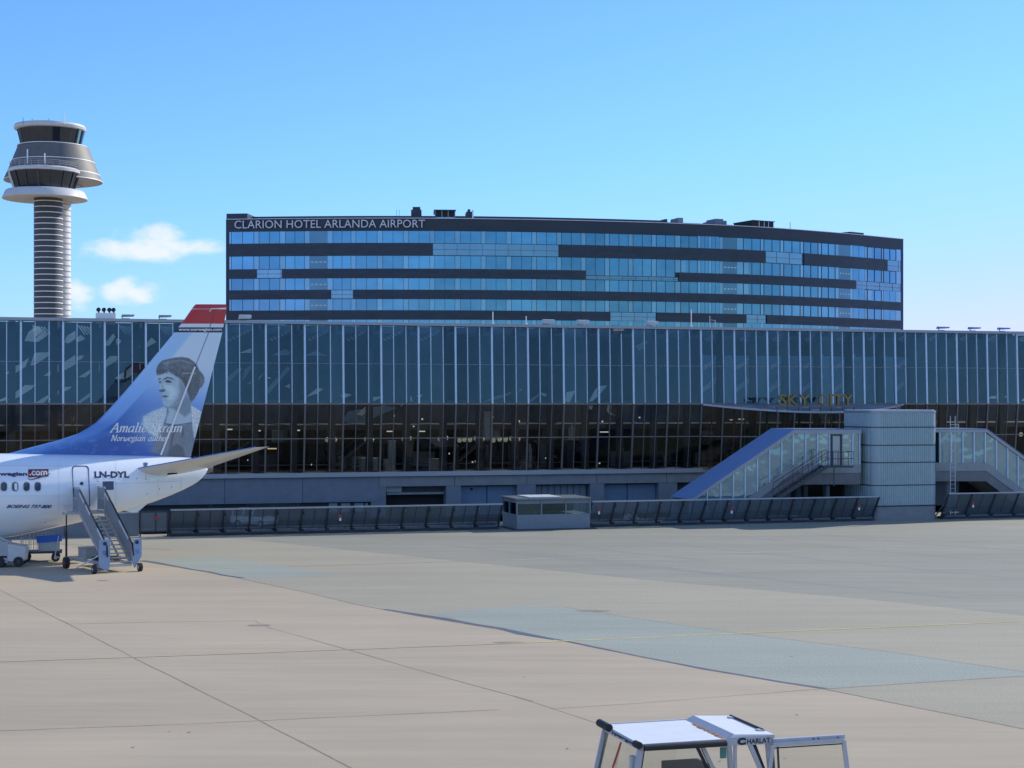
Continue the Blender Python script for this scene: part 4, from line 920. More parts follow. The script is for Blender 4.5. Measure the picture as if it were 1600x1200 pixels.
# ------------------------------------------------------------------ airliner
TH = R(30); ct, st_ = math.cos(TH), math.sin(TH); YR = 86.0; XR = (303 - 800) / F * YR
def AC(px, py, l):         # picture point at lateral distance l (port positive) -> (s, z)
    t = (px - 800) / F; s = (t * (YR - l * ct) - XR - l * st_) / (ct - t * st_)
    Y = YR + s * st_ - l * ct; return s, H - (py - HY) / F * Y
air = empty('airliner', (XR, YR, 0), TH, 'white airliner tail with blue and red portrait fin, nose out of frame left', 'airliner')
m_body = mat('gloss white paint', (.80, .86, .90), .2, var=.03, scale=.8, coat=.6)
m_navy = mat('navy lettering', (.02, .025, .10), .5)
top = [(-60, 708.3), (60, 708.6), (150, 710), (240, 712), (290, 714.5), (308, 717), (317, 722), (321.5, 731)]
bot = [(-60, 846), (0, 840), (20, 838.2), (60, 829.5), (121, 816.5), (185, 800), (240, 784), (280, 768), (302, 757), (312, 750), (319, 742), (321.5, 736)]
prof = []
for x in [-60, -30, 0, 20, 40, 60, 80, 100, 121, 140, 160, 185, 210, 240, 265, 285, 300, 308, 314, 319, 321.5]:
    s, zt = AC(x, smooth_tab(top, x), 0); _, zb = AC(x, smooth_tab(bot, x), 0); prof.append((s, zt, zb))
s0, zt0, zb0 = prof[0]
fw = [(s0 - 24, zt0 - .9, zb0 + 1.2), (s0 - 23.2, zt0 - .35, zb0 + .6), (s0 - 21, zt0, zb0 + .15), (s0 - 18, zt0, zb0), (s0 - 6, zt0, zb0)]
prof = fw + prof
wtab = [(-99, 2.0), (-10, 2.0), (-8, 1.93), (-6, 1.76), (-4, 1.46), (-2, 1.08), (-.5, .72), (.3, .45), (.8, .24)]
def halfw(s):
    if s < s0 - 21: return 2.0 * max(.12, math.sqrt(max(0, 1 - ((s0 - 21 - s) / 3.1) ** 2)))
    return lerp(wtab, s)
ztab = [(p[0], p[1]) for p in prof]; btab = [(p[0], p[2]) for p in prof]
def lat(s, z):
    a, b = lerp(ztab, s), lerp(btab, s); c = (a + b) / 2; hh = (a - b) / 2; t = max(-1, min(1, (z - c) / hh)); return halfw(s) * math.sqrt(max(0, 1 - t * t))
nseg = 56; mb = MB()
for (s, a, b) in prof:
    for i in range(nseg): t = 2 * math.pi * i / nseg; mb.v.append((s, halfw(s) * math.sin(t), (a + b) / 2 + (a - b) / 2 * math.cos(t)))
for k_ in range(len(prof) - 1):
    for i in range(nseg): j = (i + 1) % nseg; mb.f.append((k_ * nseg + i, (k_ + 1) * nseg + i, (k_ + 1) * nseg + j, k_ * nseg + j))
mb.f.append(tuple(range(nseg))); mb.f.append(tuple((len(prof) - 1) * nseg + i for i in range(nseg))[::-1])
fus = mb.build('fuselage', m_body, air, True)
se, ze = AC(321.5, 733, 0)
MB().tube((se - .05, 0, ze), (se + .35, 0, ze + .02), .24, 16, .17).build('exhaust', mat('exhaust metal', (.2, .19, .18), .4, .6), fus)
# decals on the port side
def side(px, py, lift=.012):
    l = 1.6
    for _ in range(12): s, z = AC(px, py, l); l = lat(s, z)
    s, z = AC(px, py, l + lift); return (s, -(l + lift), z)
def decal_poly(pts, m, name, par=fus, lift=.012, inner=None):
    mb = MB()
    if inner:
        a = [side(*p, lift) for p in pts]; b = [side(*p, lift) for p in inner]; n = len(a); mb.v = a + b
        mb.f = [(i, (i + 1) % n, n + (i + 1) % n, n + i) for i in range(n)]
    else: mb.v = [side(*p, lift) for p in pts]; mb.f = [tuple(range(len(pts)))]
    return mb.build(name, m, par)
def rr(x0, x1, y0, y1, r, n=5, sk=0.0):
    pts = []
    for (cx_, cy_, a0) in ((x0 + r, y0 + r, 180), (x1 - r, y0 + r, 270), (x1 - r, y1 - r, 0), (x0 + r, y1 - r, 90)):
        for i in range(n): a = R(a0 + 90 * i / (n - 1)); x = cx_ + r * math.cos(a); y = cy_ + r * math.sin(a); pts.append((x + sk * (y - y0), y))
    return pts
def dense(pts, step=3.0):
    out = []
    for i, p in enumerate(pts):
        q = pts[(i + 1) % len(pts)]; d = math.hypot(q[0] - p[0], q[1] - p[1]); k = max(1, int(d / step))
        for j in range(k): out.append((p[0] + (q[0] - p[0]) * j / k, p[1] + (q[1] - p[1]) * j / k))
    return out
# door outline
O = rr(112.4, 138.8, 727.6, 794, 5, sk=.035); cxd, cyd = 126.5, 760
def shrink(pts, d):
    return [(x + (d if x < cxd else -d), y + (d if y < cyd else -d)) for x, y in pts]
dO = dense(O); door = decal_poly(dO, m_navy, 'door', air, .012, shrink(dO, 1.35))
p = side(127.5, 755.5); MB().tube((p[0], p[1], p[2]), (p[0], p[1] - .02, p[2]), .09, 12).build('door_window', mat('door window', (.03, .06, .12), .2), door)
m_awin = mat('cabin window', (.02, .035, .06), .15, spec=.8)
for x in (-12, 6, 23.6, 41.5, 59):
    w = decal_poly(rr(x - 4.6, x + 4.6, 753.5, 767, 4.2), m_awin, 'cabin_window', air, .016)
    decal_poly(rr(x - 5.6, x + 5.6, 752.4, 768.2, 5), mat('window surround', (.5, .53, .6), .4), 'window_frame', w, .010)
    if abs(x - 23.6) < 1: decal_poly(rr(x - 1, x + 3.4, 755, 766, 2), m_body, 'window_blind', w, .02)
def ftext(s, x0, x1, y0, y1, m, bold=0., shear=0., lift=.014, space=1., slope=0.0):
    me = text(s, 1, shear=shear, bold=bold, space=space)
    fit(me, lambda x, y, z: side(x0 + x * (x1 - x0), y1 - y * (y1 - y0) + slope * x, lift)); me.materials.append(m); return link('lettering', me, fus)
ftext('LN-DYL', 147.5, 202, 736.3, 746.6, m_navy, .045)
ftext('BOEING 737-800', 10, 81, 788.6, 794, m_navy, .03, .5, slope=.3)
ftext('wegian', -1, 42.5, 737.5, 745, m_navy, .035, lift=.02)
decal_poly(dense([(44, 733.2), (75.5, 732.8), (76, 744.6), (44, 746)]), mat('dark red decal', (.20, .012, .02), .5), 'logo_panel', fus, .016)
ftext('.com', 46, 74, 735.3, 743, m_wh, .035, lift=.024)
sw = MB(); P_ = []
for i in range(15):
    t = i / 14; P_.append((42.5 + 36.5 * t if t > .12 else 43.5 - 2 * (.12 - t), 749.8 - 12.2 * max(0, t - .15) ** 1.15 - (4.0 * max(0, .15 - t) / .15)))
for a, b, i in zip(P_, P_[1:], range(14)):
    h1 = .9 + .8 * math.sin(math.pi * i / 14); h2 = .9 + .8 * math.sin(math.pi * (i + 1) / 14)
    sw.quad(side(a[0], a[1] + h1 / 2, .03), side(b[0], b[1] + h2 / 2, .03), side(b[0], b[1] - h2 / 2, .03), side(a[0], a[1] - h1 / 2, .03))
sw.build('logo_swoosh', m_navy, fus)
# small marks and vents
for (x, y, w, h_) in ((152, 752, 2.5, .8), (150.5, 750, 2, .6), (213, 747, 1.5, 1), (70, 816, 1.2, 1.2), (230, 771, .7, 2), (249, 763, .7, 2), (268, 764 - 4, .7, 2), (200, 745, 1.2, .8), (167, 764, .1, .1)):
    decal_poly([(x, y), (x + w, y), (x + w, y + h_), (x, y + h_)], m_navy, 'vent_port', fus)
decal_poly(dense([(224, 722.7), (231, 722.7), (230, 729), (224.5, 729)]), mat('trim window', (.06, .12, .2), .4), 'trim_port', fus)
strk = MB()
for a, b in (((185, 800), (240, 781)), ((221, 784), (221.5, 796))):
    for j in range(8):
        p, q = [(a[0] + (b[0] - a[0]) * t, a[1] + (b[1] - a[1]) * t - .8) for t in (j / 8, (j + 1) / 8)]; strk.bar(side(p[0], min(p[1], 796), .0), side(q[0], min(q[1], 796), .0), .015)
pl_ = MB()
for x0_l, y0_l, y1_l in ((92, 716, 812), (181, 720, 790), (247, 748, 776), (283, 745, 764)):
    k_ = 14
    for j in range(k_):
        a_, b_ = (y0_l + (y1_l - y0_l) * j / k_), (y0_l + (y1_l - y0_l) * (j + 1) / k_)
        pl_.quad(side(x0_l - .25, a_, .006), side(x0_l + .25, a_, .006), side(x0_l + .25, b_, .006), side(x0_l - .25, b_, .006))
for (xa, ya, xb, yb) in ((0, 775, 110, 775), (140, 757, 280, 752), (0, 727, 110, 728)):
    for j in range(20):
        t0_, t1_ = j / 20, (j + 1) / 20; p0_ = (xa + (xb - xa) * t0_, ya + (yb - ya) * t0_); p1_ = (xa + (xb - xa) * t1_, ya + (yb - ya) * t1_)
        pl_.quad(side(p0_[0], p0_[1] - .2, .006), side(p1_[0], p1_[1] - .2, .006), side(p1_[0], p1_[1] + .2, .006), side(p0_[0], p0_[1] + .2, .006))
pl_.build('panel_lines', mat('panel line', (.50, .53, .57), .5), fus)
# tail skid fairing
s1, z1 = AC(188, 799, 0); s2, z2 = AC(236, 784, 0); s3, z3 = AC(214, 800.5, 0); s4, z4 = AC(206, 801, 0)
MB().prism([(s1, -.12, z1 + .1), (s2, -.12, z2 + .1), (s3, -.06, z3), (s4, -.06, z4)], [(s1, .12, z1 + .1), (s2, .12, z2 + .1), (s3, .06, z3), (s4, .06, z4)]).build('tail_skid', m_body, air)

# fin with the printed livery
LE = [(475.5, 306), (478, 303), (505.7, 283.6), (540, 255.5), (575.6, 225.8), (610, 197), (637, 172.5), (650, 160.5), (660, 150.5), (669, 137), (678, 121), (688.5, 89), (699, 48), (707, 19), (716, -14)]
TE = [(475.5, 353), (479, 355), (520.5, 347), (575, 333), (637, 317), (690, 303.5), (716, 297.5)]
HG = [(475, 345), (483, 335), (522, 325), (572, 305), (712, 250), (720, 247)]
def poly_sdf(pts, x, y):
    inside = False; best = 1e9; n = len(pts)
    for i in range(n):
        x1, y1 = pts[i]; x2, y2 = pts[(i + 1) % n]
        dx, dy = x2 - x1, y2 - y1; t = max(0, min(1, ((x - x1) * dx + (y - y1) * dy) / (dx * dx + dy * dy + 1e-9)))
        d = math.hypot(x - x1 - dx * t, y - y1 - dy * t); best = min(best, d)
        if (y1 > y) != (y2 > y) and x < (x2 - x1) * (y - y1) / (y2 - y1) + x1: inside = not inside
    return best if inside else -best
def ss(a, b, x): t = max(0, min(1, (x - a) / (b - a))); return t * t * (3 - 2 * t)
def hsh(x, y): v = math.sin(x * 12.9898 + y * 78.233) * 43758.5453; return v - math.floor(v)
def vn(x, y):
    xi, yi = math.floor(x), math.floor(y); fx, fy = x - xi, y - yi; fx = fx * fx * (3 - 2 * fx); fy = fy * fy * (3 - 2 * fy)
    return (hsh(xi, yi) * (1 - fx) + hsh(xi + 1, yi) * fx) * (1 - fy) + (hsh(xi, yi + 1) * (1 - fx) + hsh(xi + 1, yi + 1) * fx) * fy
def c6p(L_): return [(x / 4.85, y / 4.85 + 480) for x, y in L_]
z6 = lambda L_: [(x / 6.667 + 215, y / 6.667 + 540) for x, y in L_]
HAIR = (180, 265), (190, 225), (215, 185), (250, 155), (310, 140), (380, 125), (450, 120), (520, 130), (575, 165), (612, 205), (638, 260), (668, 290), (692, 330), (692, 380), (670, 425), (640, 450), (620, 500), (590, 550), (550, 592), (535, 560), (515, 500), (490, 450), (470, 400), (440, 360), (425, 330), (390, 325), (350, 300), (320, 300), (285, 288), (250, 296), (215, 305), (190, 312), (184, 290)
SH = [  # soft shapes of the printed portrait: outline, colour seen, softness, opacity, grain
    (z6([(40, 740), (150, 680), (250, 640), (305, 650), (300, 720), (270, 800), (255, 900), (200, 980), (90, 900), (30, 820)]), (146, 176, 212), 3.0, .85, .22),
    (z6([(548, 625), (600, 648), (665, 690), (640, 830), (590, 985), (572, 900), (558, 760)]), (156, 182, 214), 1.2, .9, .3),
    (z6([(262, 815), (380, 832), (560, 805), (578, 920), (590, 990), (575, 1160), (270, 1165), (120, 1100), (190, 960)]), (84, 104, 138), 3.0, .9, .16),
    (z6([(360, 830), (380, 900), (350, 1060), (330, 1060), (345, 930)]), (62, 80, 112), 1.5, .7, .1),
    (z6([(470, 840), (480, 930), (455, 980), (450, 900)]), (66, 84, 116), 1.5, .7, .1),
    (z6([(320, 1080), (400, 1020), (470, 1060), (500, 1165), (300, 1165)]), (62, 78, 110), 2.5, .75, .1),
    (z6([(300, 640), (400, 590), (480, 545), (545, 570), (552, 640), (556, 800), (470, 826), (276, 812), (300, 740), (318, 690)]), (116, 156, 206), 1.2, .97, .03),
    (z6([(280, 640), (400, 600), (500, 520), (548, 585), (550, 690), (490, 745), (430, 700), (350, 655)]), (74, 108, 158), 2.4, .85, .04),
    (z6([(258, 812), (276, 806), (308, 660), (298, 640), (285, 740)]), (66, 90, 130), .8, .8, 0),
    (z6([(270, 815), (380, 835), (560, 806), (560, 798), (380, 826), (275, 806)]), (58, 78, 112), .7, .9, 0),
    (z6(HAIR), (74, 96, 132), 1.1, .97, .24),
    (z6([(205, 300), (198, 340), (203, 382), (222, 415), (206, 462), (222, 484), (240, 490), (240, 520), (246, 545), (244, 590), (262, 622), (300, 638), (350, 630), (420, 600), (485, 555), (503, 510), (492, 450), (470, 405), (440, 360), (425, 345), (385, 318), (365, 300), (335, 288), (310, 268), (290, 290), (270, 282), (252, 300), (232, 288), (222, 305)]), (112, 154, 208), 1.5, 1.0, .02),
    (z6([(255, 400), (330, 405), (380, 440), (395, 500), (350, 560), (300, 560), (320, 500), (275, 440)]), (142, 182, 226), 3.5, .75, 0),
    (z6([(225, 310), (300, 305), (340, 320), (330, 335), (270, 325), (215, 335)]), (134, 172, 218), 1.6, .6, 0),
    (z6([(430, 350), (480, 420), (503, 510), (480, 560), (400, 605), (330, 630), (400, 560), (430, 480), (420, 420)]), (80, 114, 164), 2.6, .8, .03),
    (z6([(255, 348), (298, 325), (345, 337), (378, 366), (345, 352), (302, 340), (262, 360)]), (52, 74, 114), .55, .95, 0),
    (z6([(270, 372), (298, 357), (330, 366), (348, 384), (318, 388), (285, 386)]), (40, 60, 100), .6, .95, 0),
    (z6([(262, 400), (345, 398), (330, 410), (280, 410)]), (88, 124, 176), 1.0, .6, 0),
    (z6([(200, 348), (222, 338), (232, 350), (205, 360)]), (56, 80, 122), .5, .9, 0),
    (z6([(207, 374), (228, 370), (232, 388), (212, 392)]), (44, 66, 106), .55, .95, 0),
    (z6([(235, 360), (255, 350), (250, 420), (262, 450), (245, 460), (238, 420)]), (92, 130, 182), 1.0, .65, 0),
    (z6([(204, 462), (235, 456), (272, 456), (274, 474), (245, 488), (218, 480)]), (58, 84, 130), .8, .9, 0),
    (z6([(242, 522), (272, 518), (315, 530), (285, 537), (246, 534)]), (48, 72, 116), .5, .97, 0),
    (z6([(248, 540), (290, 540), (280, 552), (252, 550)]), (84, 118, 170), .8, .8, 0),
    (z6([(250, 566), (290, 560), (300, 572), (262, 578)]), (92, 128, 180), 1.0, .6, 0),
    (z6([(485, 470), (505, 455), (512, 490), (492, 505)]), (116, 150, 196), .7, .8, 0),
    (z6([(250, 180), (330, 155), (450, 145), (540, 170), (570, 200), (450, 170), (340, 180), (270, 210)]), (98, 118, 150), 2.0, .75, .35),
    (z6([(225, 235), (300, 205), (360, 220), (320, 250), (240, 275)]), (86, 110, 148), 1.8, .6, .35),
    (z6([(400, 200), (520, 200), (590, 260), (500, 240), (420, 230)]), (84, 102, 134), 2.0, .6, .35),
    (z6([(480, 380), (560, 400), (600, 470), (560, 530), (520, 480)]), (80, 96, 124), 2.2, .5, .35),
    (z6([(290, 230), (330, 250), (360, 300), (410, 330), (430, 350), (440, 330), (400, 280), (340, 235)]), (62, 84, 120), 1.6, .7, .4),
    (z6([(186, 262), (205, 300), (225, 305), (262, 286), (300, 250), (240, 235)]), (62, 84, 120), 1.4, .8, .4),
    (z6([(440, 330), (470, 360), (500, 430), (520, 480), (540, 440), (520, 380), (480, 330)]), (60, 78, 108), 1.6, .8, .3),
    (z6([(640, 300), (680, 340), (676, 390), (640, 420), (650, 360)]), (92, 108, 136), 1.4, .7, .25),
    (z6([(455, 285), (600, 282), (600, 292), (455, 294)]), (128, 148, 180), .5, .8, .2)]
def livery(x, y):
    if y < 505.8: return (140, 30, 34)
    if y < 511.3: return (168, 180, 205)
    if y < 519.3: return (16, 24, 66)
    if y < 520.6: return (160, 176, 206)
    le = lerp(LE, y); te = lerp(TE, y)
    g = ss(700, 545, y - (x - 260) * .22); g2 = ss(545, 520, y)
    a, b, c_ = (40, 78, 158), (112, 148, 212), (158, 180, 216)
    t = g
    col = tuple(a[i] + (b[i] - a[i]) * min(1, t * 1.6) if t < .625 else b[i] + (c_[i] - b[i]) * (t - .625) / .375 for i in range(3))
    band = ss(30, 24, x - le) * ss(695, 640, y) + ss(70, 10, x - le) * ss(660, 690, y) * .8
    col = tuple(col[i] + ((112, 156, 224)[i] - col[i]) * .65 * min(1, band) for i in range(3))
    cl = vn(x * .09, y * .16) * .6 + vn(x * .25, y * .4) * .4
    m_ = ss(.55, .85, cl) * .25 * ss(640, 690, y); col = tuple(col[i] + ((120, 150, 200)[i] - col[i]) * m_ for i in range(3))
    # pale haze round the shoulders
    hz = math.exp(-(((x - 235) / 26) ** 2 + ((y - 668) / 22) ** 2)); col = tuple(col[i] + ((140, 168, 206)[i] - col[i]) * .55 * hz for i in range(3))
    if 218 < x < 325 and 553 < y < 716:
        for pts, cc, soft, op, gr in SH:
            d = poly_sdf(pts, x, y)
            if d > -soft:
                w = ss(-soft, soft, d) * op
                n_ = 1 + gr * (vn(x * 1.1 + y * .25, y * 1.5 - x * .3) - .5) * 2
                gy = sum(cc) / 3; dk = .84 if gy < 104 else 1.0
                col = tuple(col[i] + ((cc[i] * .55 + gy * .45) * dk * n_ - col[i]) * w for i in range(3))
        # lace on the collar
    return col
Wt = (.40, .45, .60)
def alb(c): l_ = lin(tuple(max(0, min(255, v)) for v in c)); return [min(.82, l_[i] / Wt[i] * .74) for i in range(3)] + [1.0]
m_liv = bpy.data.materials.new('printed livery'); m_liv.use_nodes = True
t_ = m_liv.node_tree; p_ = t_.nodes['Principled BSDF']; p_.inputs['Roughness'].default_value = .35; p_.inputs['Coat Weight'].default_value = .3; p_.inputs['Coat Roughness'].default_value = .15
at_ = t_.nodes.new('ShaderNodeVertexColor'); at_.layer_name = 'livery'; t_.links.new(at_.outputs[0], p_.inputs['Base Color'])
def naca(c): return 5 * (.2969 * math.sqrt(c) - .126 * c - .3516 * c * c + .2843 * c ** 3 - .1036 * c ** 4)
NR, NC = 210, 0
def thick(x, y):
    a, b = lerp(LE, y), lerp(TE, y); c = max(0, min(1, (x - a) / (b - a))); sa_, _ = AC(a, y, 0); sb_, _ = AC(b, y, 0); ch_ = sb_ - sa_
    T_ = min(.105 * ch_, .62); return max(.012, T_ * naca(c))
def fin_part(name, left, right, ys, nc, parent):
    v = []; cols = []; f = []
    for y in ys:
        xa, xb = left(y), right(y)
        for j in range(nc + 1):
            x = xa + (xb - xa) * ((j / nc) ** 1.25 if name == 'fin' else j / nc); s, z = AC(x, y, 0); v.append((s, -thick(x, y), z)); cols.append(alb(livery(x, y)))
    n = len(v); w = nc + 1
    v += [(a, -b, c) for a, b, c in v]; cols += cols
    for i in range(len(ys) - 1):
        for j in range(nc): a = i * w + j; f.append((a, a + w, a + w + 1, a + 1)); f.append((n + a, n + a + 1, n + a + w + 1, n + a + w))
    for i in range(len(ys) - 1):
        a = i * w; f.append((a, n + a, n + a + w, a + w)); a += nc; f.append((a, a + w, n + a + w, n + a))
    for j in range(nc): f.append((j, j + 1, n + j + 1, n + j)); a = (len(ys) - 1) * w + j; f.append((a, n + a, n + a + 1, a + 1))
    me = bpy.data.meshes.new(name); me.from_pydata(v, [], f); me.update()
    ca_ = me.color_attributes.new('livery', 'FLOAT_COLOR', 'POINT'); ca_.data.foreach_set('color', [q for c in cols for q in c]); me.materials.append(m_liv)
    return link(name, me, parent, True)
ys1 = [475.5 + .7 * i for i in range(11)]
yr = [483 + (716 - 483) * i / 290 for i in range(291)]
fin_part('fin', lambda y: lerp(LE, y), lambda y: lerp(HG, y), yr, 130, air)
fin_part('fin_tip', lambda y: lerp(LE, y), lambda y: lerp(TE, y), ys1, 30, air)
rud = fin_part('rudder', lambda y: lerp(HG, y) + .25, lambda y: lerp(TE, y), yr, 55, air)
def fp_(x, y, lift=.012): s, z = AC(x, y, thick(x, y) + lift); return (s, -(thick(x, y) + lift), z)
MB().bar(fp_(304.6, 573, .05), fp_(251, 711, .06), .085, .07, up=(0, 1, 0)).build('sunlit_hinge_gap', m_wh, rud)  # white bar paints in the sunlight caught along the hinge gap
tl = MB()
for i in range(12):
    a, b = 483 + i * 7.4, 483 + (i + 1) * 7.4; tl.bar(fp_(lerp(HG, a), a, 0), fp_(lerp(HG, b), b, 0), .03, .012, up=(0, 1, 0))
tl.build('hinge_line', mat('hinge shade', (.08, .10, .16), .6), rud)
tl = MB(); tl.bar(fp_(330, 482.5, 0), fp_(353, 481.5, 0), .05, .02, up=(0, 1, 0)); tl.bar(fp_(330, 482.5, 0), fp_(327.5, 487, 0), .04, .02, up=(0, 1, 0)); tl.build('tab_edge', m_wh, rud)
def fintext(s, x0, x1, y0, y1, m, bold, shear, space=1.):
    me = text(s, 1, shear=shear, bold=bold, space=space); fit(me, lambda x, y, z: fp_(x0 + x * (x1 - x0), y1 - y * (y1 - y0), .02)); me.materials.append(m); return link('lettering', me, [o for o in air.children if o.name.startswith('fin')][0])
fintext('www.norwegian.com', 279, 346.5, 512.6, 518.3, m_wh, .03, 0)
# calligraphic italic letters drawn with a slanted nib
GL = {'A': ([[(0, 0), (.42, 1.05), (.66, 0)], [(.2, .38), (.56, .38)], [(-.1, 0), (.14, 0)], [(.5, 0), (.8, 0)]], .78),
      'm': ([[(.05, .6), (.13, .66), (.13, 0)], [(.13, .45), (.3, .66), (.42, .6), (.42, 0)], [(.42, .45), (.6, .66), (.72, .6), (.72, .06), (.82, 0)]], .88),
      'a': ([[(.5, .62), (.3, .66), (.1, .45), (.06, .15), (.18, 0), (.34, .1), (.48, .35)], [(.52, .66), (.46, .1), (.56, 0), (.64, .06)]], .66),
      'l': ([[(.08, .98), (.16, 1.05), (.12, .1), (.2, 0), (.3, .06)]], .34),
      'i': ([[(.04, .58), (.13, .66), (.1, .1), (.18, 0), (.28, .06)], [(.14, .88), (.15, .97)]], .32),
      'e': ([[(.1, .3), (.4, .42), (.42, .6), (.26, .66), (.08, .45), (.08, .12), (.22, 0), (.42, .12)]], .5),
      'S': ([[(.56, .85), (.5, 1.0), (.3, 1.05), (.14, .9), (.18, .68), (.44, .45), (.5, .2), (.34, .0), (.12, .02), (.04, .2)]], .66),
      'k': ([[(.06, 1.0), (.14, 1.05), (.1, 0)], [(.12, .3), (.3, .42), (.42, .6), (.32, .66), (.18, .4)], [(.22, .38), (.4, .02), (.54, .04)]], .56),
      'r': ([[(.04, .58), (.12, .66), (.1, 0)], [(.12, .4), (.26, .64), (.4, .6)]], .42),
      'N': ([[(.0, 0), (.14, 0)], [(.08, 0), (.12, 1.02), (.56, 0), (.64, 1.02)], [(0, 1.02), (.14, 1.02)], [(.56, 1.02), (.76, 1.02)]], .82),
      'o': ([[(.28, .66), (.1, .5), (.06, .2), (.2, 0), (.38, .12), (.44, .45), (.28, .66)]], .54),
      'w': ([[(.04, .62), (.12, .6), (.14, .06), (.24, 0), (.38, .3), (.42, .62)], [(.42, .62), (.42, .06), (.54, 0), (.68, .3), (.68, .6)]], .78),
      'g': ([[(.5, .64), (.28, .66), (.12, .5), (.14, .3), (.3, .26), (.42, .42), (.36, .64)], [(.2, .26), (.12, .12), (.4, .04), (.44, -.14), (.24, -.3), (.02, -.2), (.1, -.04), (.3, .04)]], .56),
      'n': ([[(.05, .6), (.13, .66), (.12, 0)], [(.12, .42), (.32, .66), (.44, .58), (.42, .06), (.54, 0)]], .6),
      'u': ([[(.04, .6), (.12, .62), (.1, .1), (.2, 0), (.4, .3), (.46, .62)], [(.46, .62), (.42, .06), (.54, .02)]], .6),
      't': ([[(.16, .9), (.1, .12), (.2, 0), (.32, .08)], [(.0, .62), (.32, .62)]], .38),
      'h': ([[(.06, 1.0), (.13, 1.05), (.1, 0)], [(.12, .42), (.32, .66), (.44, .56), (.42, .06), (.52, 0)]], .58), ' ': ([], .34)}
def script_text(s, x0, x1, ybase, hx, par, m, nib=.13):
    tot_ = sum(GL[c][1] for c in s); k_ = (x1 - x0) / tot_; mb = MB(); cur = 0
    for c in s:
        for line in GL[c][0]:
            fine = []
            for i in range(len(line) - 1):
                p0 = line[max(0, i - 1)]; p1 = line[i]; p2 = line[i + 1]; p3 = line[min(len(line) - 1, i + 2)]
                for j in range(4):
                    t = j / 4; f_ = lambda q: .5 * (2 * p1[q] + (p2[q] - p0[q]) * t + (2 * p0[q] - 5 * p1[q] + 4 * p2[q] - p3[q]) * t * t + (3 * p1[q] - p0[q] - 3 * p2[q] + p3[q]) * t ** 3)
                    fine.append((f_(0), f_(1)) if len(line) > 3 else (p1[0] + (p2[0] - p1[0]) * t, p1[1] + (p2[1] - p1[1]) * t))
            fine.append(line[-1]); nx, ny = nib * .5, nib * .22
            for (ax, ay), (bx_, by_) in zip(fine, fine[1:]):
                def mp(x, y): return fp_(x0 + (cur + x + y * .24) * k_, ybase - y * hx, .022)
                d = math.hypot(bx_ - ax, by_ - ay) or 1; mx_, my_ = -(by_ - ay) / d * .035, (bx_ - ax) / d * .035
                sg = 1 if (nx * mx_ + ny * my_) >= 0 else -1
                ox, oy = nx * sg * .5 + mx_, ny * sg * .5 + my_
                mb.quad(mp(ax - ox, ay - oy), mp(bx_ - ox, by_ - oy), mp(bx_ + ox, by_ + oy), mp(ax + ox, ay + oy))
        cur += GL[c][1]
    return mb.build('lettering', m, par)
finm = [o for o in air.children if o.name.startswith('fin')][0]
m_scr = mat('pale lettering', (.78, .80, .80), .5)
script_text('Amalie Skram', 173, 284, 675.2, 13.8, finm, m_scr, .15)
script_text('Norwegian author', 173.5, 263, 689, 9.0, finm, m_scr, .15)

# horizontal stabilisers
m_stabm = mat('pale grey paint', (.60, .58, .54), .4, var=.05, scale=1.5, coat=.3)
def stab(sign):
    R0 = AC(214, 732.5, 1.05); R1 = AC(322, 731, .75); T0 = AC(398, 699.3, 7.75); T1 = AC(421, 697.8, 7.75)
    mb = MB(); n = 15; rows_ = []
    for i in range(13):
        t = i / 12; l = 1.0 + (7.75 - 1.0) * t
        sl_ = R0[0] + (T0[0] - R0[0]) * t; sr = R1[0] + (T1[0] - R1[0]) * t; zl = R0[1] + (T0[1] - R0[1]) * t; zr = R1[1] + (T1[1] - R1[1]) * t
        ch_ = sr - sl_; th = (.20 - .09 * t) * ch_; row = []
        if i == 12: th *= .5
        for j in range(n): c = (j / (n - 1)) ** 1.3; row.append((sl_ + ch_ * c, -sign * l, zl + (zr - zl) * c + th * naca(c) * .35))
        for j in range(n - 2, 0, -1): c = (j / (n - 1)) ** 1.3; row.append((sl_ + ch_ * c, -sign * l, zl + (zr - zl) * c - th * naca(c)))
        rows_.append(row)
    w = len(rows_[0])
    for r_ in rows_: mb.v += r_
    for i in range(12):
        for j in range(w): k_ = (j + 1) % w; mb.f.append((i * w + j, i * w + k_, (i + 1) * w + k_, (i + 1) * w + j))
    mb.f.append(tuple(range(w))); mb.f.append(tuple(12 * w + i for i in range(w))[::-1])
    return mb.build('stabiliser', m_stabm, air, True), R0, T0
sb, R0, T0 = stab(1); stab(-1)
le_ = MB().tube((R0[0] + .02, -1.05, R0[1] + .02), (T0[0] + .02, -7.75, T0[1] + .02), .028, 6).build('leading_edge', mat('blue leading edge', (.10, .22, .55), .4), sb)
s, z = AC(228, 746, 1.7); MB().box(s - .05, s + .03, -1.75, -1.7, z - .1, z + .2).box(s - .05, s + .2, -1.76, -1.70, z - .14, z - .1).build('strut', m_stabm, sb)
s, z = AC(271, 742, 2.0); MB().tube((s - .3, -2.0, z + .05), (s + .2, -2.0, z + .08), .05, 8, .03).build('hinge_fairing', m_dark, sb)

